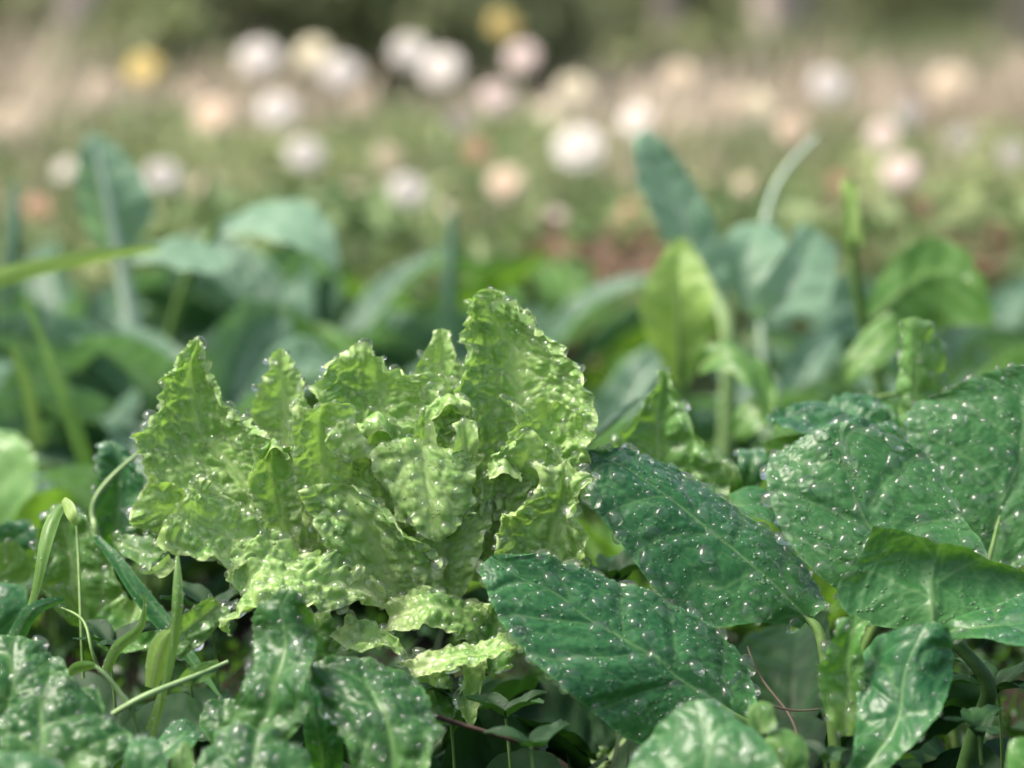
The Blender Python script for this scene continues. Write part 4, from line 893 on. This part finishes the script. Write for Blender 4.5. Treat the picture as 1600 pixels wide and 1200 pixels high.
# flat wet leaf seen nearly edge-on
q = at(1300, 900, 1.27)
jp = thing('spinach_plant', 'wet leaf seen almost edge-on behind the broad spinach leaf', 'spinach', (q[0], 1.27, gz(q[0], 1.27)))
SPN(jp, 521, [S(1.190, 0, .0, (1420, 690), (1420, 680), (1412, 668)), S(1.190, 0, .03, (1360, 690), (1365, 662), (1372, 625)), S(1.185, 0, .035, (1290, 688), (1290, 665), (1300, 634)), S(1.185, 0, .03, (1225, 680), (1228, 664), (1240, 644)), S(1.185, 0, .01, (1200, 668), (1200, 660), (1204, 652))],
    'spinach', drops=300, maxbig=12, up=.6, over=dict(quilt=.0035, blis=.002), stalk=[at(1415, 680, 1.25), at(1440, 740, 1.255), at(1400, 900, 1.26), (q[0], 1.27, 0)])
SPN(jp, 522, [S(1.190, 0, 0, (1195, 690), (1196, 705), (1205, 722)), S(1.190, 0, 0, (1240, 680), (1245, 705), (1250, 730)), S(1.190, 0, 0, (1320, 680), (1320, 705), (1310, 740))], 'green_leaf', drops=0, flip=True)
tube_obj('stem', [at(1320, 632, 1.262), at(1385, 618, 1.26), at(1425, 611, 1.26), at(1455, 606, 1.26)], [0.0012, 0.0011, 0.001, 0.0008], 'stem', jp, 7, 20)
q = at(1440, 700, 1.36)
ip = thing('spinach_plant', 'rolled upright leaf rising behind the far right spinach leaf', 'spinach', (q[0], 1.36, gz(q[0], 1.36)))
SPN(ip, 523, [S(1.22, .01, 0, (1425, 680), (1440, 690), (1470, 690)), S(1.22, .012, 0, (1404, 620), (1430, 620), (1478, 620)), S(1.22, .012, 0, (1404, 555), (1432, 550), (1470, 570)), S(1.225, .008, 0, (1410, 510), (1428, 498), (1452, 515))], 'mid_leaf', drops=160, maxbig=2, style='chard', stalk=[at(1440, 685, 1.22), at(1445, 760, 1.22), (q[0], 1.22, -0.01)])
# pointed leaf between lettuce and spinach
q = at(1050, 900, 1.25)
kp = thing('leafy_plant', 'pointed wet green leaf standing between the lettuce and the spinach', 'plant', (q[0], 1.25, gz(q[0], 1.25)))
SPN(kp, 524, [S(1.180, 0, 0, (985, 840), (1045, 845), (1115, 835)), S(1.190, -.01, 0, (950, 770), (1040, 770), (1138, 770)), S(1.195, -.012, 0, (944, 705), (1032, 705), (1118, 712)), S(1.200, -.01, 0, (975, 662), (1030, 655), (1082, 662)), S(1.205, -.004, 0, (1012, 610), (1036, 605), (1062, 618)), S(1.205, 0, 0, (1030, 582), (1036, 577), (1043, 583))],
    'mid_leaf', drops=320, maxbig=10, style='chard', over=dict(blis=.003))
SPN(kp, 525, [S(1.21, 0, 0, (1120, 700), (1135, 712), (1140, 725)), S(1.2, 0, -.005, (1130, 730), (1148, 735), (1160, 745)), S(1.2, 0, 0, (1128, 765), (1145, 772), (1160, 772))], 'green_leaf', drops=40, maxbig=3)
SPN(kp, 526, [S(1.15, 0, -.01, (1140, 775), (1145, 790), (1150, 805)), S(1.15, 0, -.015, (1185, 765), (1190, 790), (1195, 815)), S(1.15, 0, -.01, (1225, 790), (1225, 810), (1220, 835))], 'spinach', drops=50, maxbig=3)
SPN(kp, 527, [S(1.2, 0, 0, (1150, 760), (1165, 765), (1180, 765)), S(1.2, 0, 0, (1155, 730), (1172, 728), (1198, 735)), S(1.21, 0, 0, (1162, 712), (1178, 706), (1200, 708))], 'spinach', drops=80, maxbig=3, style='chard')

# blurred leaf at the bottom edge, nearer than the rest
q = at(1090, 1190, .93)
hp = thing('spinach_plant', 'out-of-focus pale green leaf at the bottom edge right of centre', 'spinach', (q[0], .93, gz(q[0], .93) - .01))
SPN(hp, 531, [S(.915, 0, -.01, (960, 1260), (1080, 1290), (1230, 1270)), S(.92, 0, -.01, (980, 1205), (1100, 1210), (1222, 1205)), S(.93, .004, -.01, (1012, 1160), (1100, 1150), (1190, 1160)), S(.945, 0, 0, (1050, 1110), (1085, 1094), (1122, 1104))], 'spinach_mid', drops=70, maxbig=3, stalk=[at(1080, 1285, .915), (q[0], .925, -0.005), (q[0], .93, -.02)])
SPN(hp, 532, [S(.93, 0, 0, (1195, 1215), (1220, 1225), (1250, 1220)), S(.935, 0, 0, (1190, 1170), (1225, 1170), (1262, 1180)), S(.945, 0, 0, (1205, 1145), (1225, 1138), (1245, 1150))], 'green_leaf', drops=14, maxbig=1)
SPN(hp, 533, [S(.94, 0, 0, (1170, 1140), (1190, 1145), (1210, 1140)), S(.945, 0, 0, (1168, 1115), (1192, 1112), (1212, 1120)), S(.95, 0, 0, (1180, 1098), (1192, 1094), (1204, 1100))], 'green_leaf', drops=10, maxbig=1)
q = at(1600, 1190, .93)
hp2 = thing('spinach_plant', 'small dark leaf in the bottom right corner', 'spinach', (q[0], .93, gz(q[0], .93) - .01))
SPN(hp2, 534, [S(.92, 0, 0, (1580, 1260), (1620, 1270), (1660, 1260)), S(.93, 0, 0, (1572, 1200), (1615, 1200), (1660, 1200)), S(.94, 0, 0, (1578, 1160), (1610, 1150), (1650, 1160))], 'spinach_light', drops=20, maxbig=1)

# ================================================================== FRONT PLANTS AT LEFT AND CENTRE
q = at(440, 1160, .99)
fc = thing('chard_plant', 'crinkled dark green plant in front of the lettuce at bottom centre', 'chard', (q[0], .99, gz(q[0], .99) - .012))
SPN(fc, 541, [S(.965, 0, 0, (345, 1195), (362, 1204), (388, 1212)), S(.97, 0, -.006, (352, 1130), (412, 1128), (476, 1128)), S(.975, -.004, -.008, (388, 1065), (434, 1062), (482, 1075)), S(.985, .004, -.006, (402, 1010), (446, 1002), (492, 1016)), S(.99, .008, 0, (402, 962), (440, 950), (484, 975)), S(.995, 0, 0, (428, 933), (454, 921), (473, 926))],
    'chard', drops=300, maxbig=12, style='chard', stalk=[at(362, 1200, .965), at(380, 1280, .975), (q[0], .985, -.015)])
SPN(fc, 542, [S(.955, 0, 0, (552, 1240), (602, 1245), (664, 1235)), S(.96, 0, 0, (542, 1170), (612, 1168), (680, 1168)), S(.97, .004, 0, (512, 1112), (592, 1108), (684, 1124)), S(.985, .004, 0, (490, 1068), (572, 1070), (664, 1086)), S(1.0, 0, 0, (484, 1040), (562, 1034), (652, 1054))],
    'chard', drops=300, maxbig=12, style='chard', stalk=[at(602, 1240, .955), (q[0] + .02, .975, -.015), (q[0], .985, -.02)])
SPN(fc, 543, [S(.93, 0, 0, (300, 1240), (390, 1250), (480, 1240)), S(.94, 0, 0, (310, 1195), (395, 1190), (490, 1200)), S(.955, 0, 0, (345, 1160), (405, 1140), (462, 1165))], 'chard', drops=120, maxbig=6, style='chard')
SPN(fc, 544, [S(.99, 0, 0, (335, 1170), (352, 1176), (372, 1170)), S(1.0, 0, 0, (312, 1125), (350, 1128), (388, 1128)), S(1.01, 0, 0, (325, 1095), (348, 1086), (374, 1092))], 'chard', drops=80, maxbig=4, style='chard')
SPN(fc, 545, [S(.985, 0, -.006, (246, 1165), (254, 1176), (262, 1188)), S(.99, 0, -.01, (268, 1136), (284, 1152), (300, 1168)), S(1.0, 0, 0, (290, 1122), (300, 1130), (312, 1145))], 'spinach', drops=40, maxbig=2)
SPN(fc, 546, [S(1.01, 0, 0, (480, 1240), (500, 1245), (525, 1240)), S(1.0, 0, 0, (476, 1150), (505, 1155), (535, 1150)), S(1.01, 0, 0, (470, 1060), (486, 1058), (505, 1065))], 'spinach', drops=20, maxbig=1)

q = at(40, 1190, .96)
fl = thing('chard_plant', 'dark green crinkled plant in the bottom left corner', 'chard', (q[0], .96, gz(q[0], .96) - .012))
SPN(fl, 551, [S(.985, 0, 0, (-70, 1140), (0, 1150), (70, 1135)), S(.99, .004, 0, (-70, 1075), (20, 1075), (104, 1072)), S(1.0, .004, 0, (-60, 1030), (20, 1028), (88, 1036)), S(1.01, 0, 0, (-30, 1006), (25, 1000), (70, 1012))], 'chard', drops=90, maxbig=8, style='chard', over=dict(blis=.0012))
SPN(fl, 552, [S(.945, 0, 0, (10, 1225), (58, 1230), (130, 1235)), S(.955, 0, -.004, (5, 1160), (62, 1165), (206, 1158)), S(.965, .002, -.004, (22, 1108), (66, 1105), (176, 1118)), S(.975, 0, 0, (32, 1070), (76, 1050), (150, 1078))], 'chard', drops=120, maxbig=10, style='chard')
SPN(fl, 553, [S(.87, 0, 0, (-60, 1260), (20, 1270), (120, 1260)), S(.875, 0, 0, (-60, 1215), (25, 1212), (112, 1218)), S(.885, 0, 0, (-40, 1185), (20, 1175), (80, 1190))], 'spinach_mid', drops=20, maxbig=1)
SPN(fl, 554, [S(.93, 0, 0, (195, 1220), (222, 1226), (262, 1222)), S(.935, 0, 0, (196, 1180), (226, 1178), (258, 1185)), S(.945, 0, 0, (208, 1160), (226, 1154), (244, 1162))], 'spinach_mid', drops=16, maxbig=1)
SPN(fl, 555, [S(.935, 0, 0, (262, 1225), (284, 1230), (312, 1222)), S(.94, 0, 0, (270, 1185), (286, 1184), (302, 1188)), S(.945, 0, 0, (284, 1162), (289, 1157), (296, 1163))], 'green_leaf', drops=8, maxbig=1)

# plants between the left edge and the lettuce
q = at(170, 1000, 1.2)
lw = thing('leafy_plant', 'dark wet leaf with a whitish midrib left of the lettuce', 'plant', (q[0], 1.2, gz(q[0], 1.2)))
SPN(lw, 561, [S(1.19, 0, 0, (168, 860), (180, 862), (196, 856)), S(1.19, -.004, 0, (140, 810), (180, 815), (222, 815)), S(1.195, -.006, 0, (143, 765), (188, 765), (238, 770)), S(1.2, -.004, 0, (150, 722), (186, 722), (222, 735)), S(1.205, 0, 0, (160, 698), (172, 692), (192, 706))], 'spinach', drops=170, maxbig=8, style='chard')
tube_obj('midrib', [at(216, 708, 1.185), at(178, 742, 1.183), at(148, 782, 1.18), at(146, 812, 1.178), at(154, 842, 1.175), at(190, 960, 1.19)], [0.0008, 0.0012, 0.0014, 0.0015, 0.0016, 0.002], 'pale_stem', lw)
SPN(lw, 562, [S(1.15, 0, 0, (110, 975), (140, 985), (180, 980)), S(1.15, -.004, 0, (64, 920), (120, 925), (200, 935)), S(1.155, -.006, 0, (52, 870), (110, 868), (170, 885)), S(1.16, -.004, 0, (62, 820), (105, 812), (145, 830)), S(1.165, 0, 0, (84, 792), (102, 784), (122, 796))], 'green_leaf', drops=170, maxbig=8, style='chard')
SPN(lw, 563, [S(1.14, 0, 0, (170, 835), (176, 845), (182, 858)), S(1.13, 0, -.008, (200, 838), (204, 855), (208, 875)), S(1.12, 0, -.01, (235, 845), (236, 865), (232, 890)), S(1.12, 0, 0, (258, 850), (258, 866), (250, 882))], 'green_leaf', drops=90, maxbig=4, style='chard')
SPN(lw, 564, [S(1.14, 0, 0, (190, 930), (215, 940), (240, 935)), S(1.13, 0, -.004, (150, 965), (200, 980), (250, 970)), S(1.12, 0, 0, (150, 1010), (195, 1020), (240, 1010))], 'spinach_light', drops=60, maxbig=3, style='chard')
q = at(10, 1000, 1.2)
le = thing('leafy_plant', 'green curled leaf at the left edge below the round pale leaf', 'plant', (q[0], 1.2, gz(q[0], 1.2)))
SPN(le, 565, [S(1.19, 0, 0, (-40, 900), (-20, 910), (10, 915)), S(1.19, 0, 0, (-20, 870), (15, 880), (45, 905)), S(1.19, 0, 0, (0, 848), (25, 848), (52, 878))], 'green_leaf', drops=20, maxbig=2)
SPN(le, 566, [S(1.22, 0, 0, (-30, 850), (0, 862), (20, 870)), S(1.22, 0, 0, (0, 820), (35, 832), (60, 852)), S(1.225, 0, 0, (30, 815), (60, 830), (80, 846))], 'spinach', drops=30, maxbig=2)
SPN(le, 567, [S(1.15, 0, 0, (-60, 1000), (-20, 1010), (30, 1005)), S(1.15, 0, 0, (-60, 950), (-10, 950), (40, 955)), S(1.16, 0, 0, (-50, 915), (-10, 910), (40, 920))], 'spinach', drops=20, maxbig=2)

FG = 'grass blades in front at left'
grass_blade('folded dark green grass blade bent over at left', [(16, 1010, 1.07), (46, 950, 1.07), (62, 880, 1.07), (78, 820, 1.08), (98, 790, 1.09)], [18, 14, 22, 26, 10], seed=21, group=FG, twist=.5, res=.0008)
grass_blade('short tip of the bent grass blade at left', [(98, 780, 1.09), (106, 792, 1.085), (112, 806, 1.08), (118, 822, 1.08)], [10, 20, 16, 5], 'pale_leaf', seed=22, group=FG, res=.0008)
grass_blade('dark blade running down from the whitish midrib to the lettuce', [(345, 1090, 1.08), (268, 990, 1.1), (215, 925, 1.11), (180, 875, 1.12), (148, 838, 1.13)], [4, 26, 28, 20, 8], 'spinach', seed=23, group=FG, res=.0008, drops=60)
grass_blade('upright grass blade in front of the lettuce at left', [(236, 1160, 1.02), (256, 1080, 1.02), (272, 1000, 1.02), (277, 930, 1.02), (277, 868, 1.03)], [8, 11, 15, 18, 5], seed=24, group=FG, res=.0007, drops=30)
grass_blade('thin grass stalk crossing the upright blade at left', [(230, 1140, 1.03), (248, 1090, 1.03), (275, 980, 1.04), (285, 930, 1.05)], [6, 7, 6, 3], seed=25, group=FG, res=.0007)
grass_blade('curved grass blade with a hanging drop at left', [(165, 1050, 1.06), (185, 1010, 1.06), (215, 985, 1.06), (226, 950, 1.06), (224, 928, 1.06)], [16, 18, 14, 6, 3], seed=26, group=FG, res=.0008, drops=20)
grass_blade('wide pale blade behind the upright grass blade at left', [(236, 1075, 1.03), (246, 1030, 1.03), (258, 1000, 1.03), (270, 985, 1.03)], [20, 36, 30, 8], 'pale_leaf', seed=27, group=FG, res=.0008, drops=20)
grass_blade('bluish wet grass blade low at the left edge', [(18, 1010, 1.06), (36, 975, 1.06), (58, 950, 1.06), (100, 936, 1.07)], [30, 26, 22, 8], 'spinach', seed=28, group=FG, res=.0008, drops=60)
grass_blade('small leaf-like blade left of the thick pale stem', [(104, 1058, 1.02), (118, 1045, 1.02), (140, 1040, 1.02), (152, 1042, 1.02)], [6, 18, 14, 5], seed=29, group=FG, res=.0008)
def weed_stem(label, pts, r, mat='stem', cat='stem', name='weed_stem'):
    t = thing(name, label, cat, at(*pts[0]), 'loose stems')
    tube_obj('stem', [at(*p) for p in pts], r, mat, t, 8, 24)
    return t
t = weed_stem('thick pale green branching stem low at left', [(176, 1116, 1.0), (230, 1086, 1.0), (300, 1058, 1.01), (356, 1034, 1.02)], [0.0013, 0.0014, 0.0012, 0.0009], 'pale_stem')
tube_obj('branch', [at(198, 1098, 1.0), at(178, 1070, 1.0), at(160, 1050, 1.0), at(148, 1041, 1.0)], [0.0012, 0.001, 0.001, 0.0008], 'pale_stem', t)
tube_obj('branch', [at(203, 1100, 1.0), at(212, 1130, 1.0), at(216, 1150, 1.0)], [0.001, 0.0008, 0.0006], 'stem', t)
leaf_obj(t, [blade([S(1.01, 0, 0, (276, 1064), (280, 1070), (286, 1076)), S(1.01, 0, 0, (300, 1040), (312, 1050), (320, 1064)), S(1.02, 0, 0, (340, 1030), (344, 1034), (346, 1040))], 'plain', 600, res=.001)], 'green_leaf')
weed_stem('thin arching stem at left above the bottom left plant', [(156, 1050, 1.05), (142, 1010, 1.05), (130, 970, 1.06), (96, 950, 1.07)], [0.0009, 0.0008, 0.0007, 0.0006])
weed_stem('thin upright stem left of the bent grass', [(130, 1060, 1.09), (126, 960, 1.1), (122, 860, 1.12), (118, 800, 1.13)], [0.0008, 0.0008, 0.0007, 0.0006])
weed_stem('reddish brown twig low at the bottom centre', [(676, 1118, .99), (720, 1132, 1.0), (780, 1150, 1.0), (840, 1170, 1.01)], [0.0012, 0.0011, 0.001, 0.0007], 'twig', 'twig', 'twig')
weed_stem('thin dry stalk in the dark gap below the long spinach leaf', [(1168, 1010, 1.06), (1194, 1066, 1.05), (1236, 1122, 1.035), (1252, 1186, 1.02)], [0.0005, 0.0006, 0.0007, 0.0007], 'straw', 'twig', 'twig')
weed_stem('short grey dry stalk lying across the dark gap at right', [(1205, 1102, 1.03), (1240, 1110, 1.03), (1280, 1108, 1.03)], [0.0005, 0.0005, 0.0004], 'straw', 'twig', 'twig')

for px, d, lb, sd in ((330, .80, 'unseen dark leafy plant added for shade nearer than the bottom edge, left of centre', 101), (760, .78, 'unseen dark leafy plant added for shade nearer than the bottom edge at centre', 102), (1250, .80, 'unseen dark leafy plant added for shade nearer than the bottom edge, right of centre', 103),
                      (-190, 1.1, 'unseen leafy plant added for shade just outside the left edge', 104), (1830, 1.08, 'unseen leafy plant added for shade just outside the right edge', 105)):
    t2 = plant('leafy_plant', lb, 'plant', px, d); rosette(t2, 'spinach', 9, 0.06, 0.05, sd, elev=(0.3, 0.9), res=.004)  # unseen plants added around the frame to block light from the understory
for px, d, n, L, sd, lb in ((700, 1.05, 8, .075, 111, 'shade-coloured leafy weed in the gap right of the crinkled plant'), (1240, 1.12, 8, .08, 112, 'shade-coloured leafy weed under the long spinach leaf'), (250, 1.1, 8, .075, 113, 'shade-coloured leafy weed under the left side of the lettuce'), (100, 1.1, 7, .075, 114, 'shade-coloured leafy weed behind the bent grass blade'), (880, 1.16, 7, .08, 115, 'shade-coloured leafy weed between lettuce and long spinach leaf'), (1550, 1.04, 8, .08, 116, 'shade-coloured leafy weed under the bright cupped leaf'), (520, 1.06, 7, .055, 117, 'shade-coloured leafy weed in the hole under the lettuce front')):
    t2 = plant('leafy_weed', lb, 'weed', px, d); rosette(t2, 'shade_leaf', n, L, L * .7, sd, elev=(0.2, 1.0), res=.003)  # gap-filling weeds, their dark colour carries the shade

# small weeds in the dark gap at bottom centre, each a seedling with a few leaves
def seedling(label, px, py, d, k, size, seed, mat='shade_leaf'):  # default leaf colour has the gap shade painted in
    r = np.random.default_rng(seed); p = at(px, py, d)
    g = gz(p[0], d) - .01
    t = thing('seedling', label, 'seedling', (p[0], d, g), 'seedlings in the shade')
    tube_obj('stem', [(p[0], d, g), (p[0] + .003, d, (g + p[2]) / 2), tuple(p)], [0.0009, 0.0008, 0.0007], 'stem', t, 6, 8)
    for q in range(k):
        az = 2 * math.pi * q / k + r.random() * 1.0
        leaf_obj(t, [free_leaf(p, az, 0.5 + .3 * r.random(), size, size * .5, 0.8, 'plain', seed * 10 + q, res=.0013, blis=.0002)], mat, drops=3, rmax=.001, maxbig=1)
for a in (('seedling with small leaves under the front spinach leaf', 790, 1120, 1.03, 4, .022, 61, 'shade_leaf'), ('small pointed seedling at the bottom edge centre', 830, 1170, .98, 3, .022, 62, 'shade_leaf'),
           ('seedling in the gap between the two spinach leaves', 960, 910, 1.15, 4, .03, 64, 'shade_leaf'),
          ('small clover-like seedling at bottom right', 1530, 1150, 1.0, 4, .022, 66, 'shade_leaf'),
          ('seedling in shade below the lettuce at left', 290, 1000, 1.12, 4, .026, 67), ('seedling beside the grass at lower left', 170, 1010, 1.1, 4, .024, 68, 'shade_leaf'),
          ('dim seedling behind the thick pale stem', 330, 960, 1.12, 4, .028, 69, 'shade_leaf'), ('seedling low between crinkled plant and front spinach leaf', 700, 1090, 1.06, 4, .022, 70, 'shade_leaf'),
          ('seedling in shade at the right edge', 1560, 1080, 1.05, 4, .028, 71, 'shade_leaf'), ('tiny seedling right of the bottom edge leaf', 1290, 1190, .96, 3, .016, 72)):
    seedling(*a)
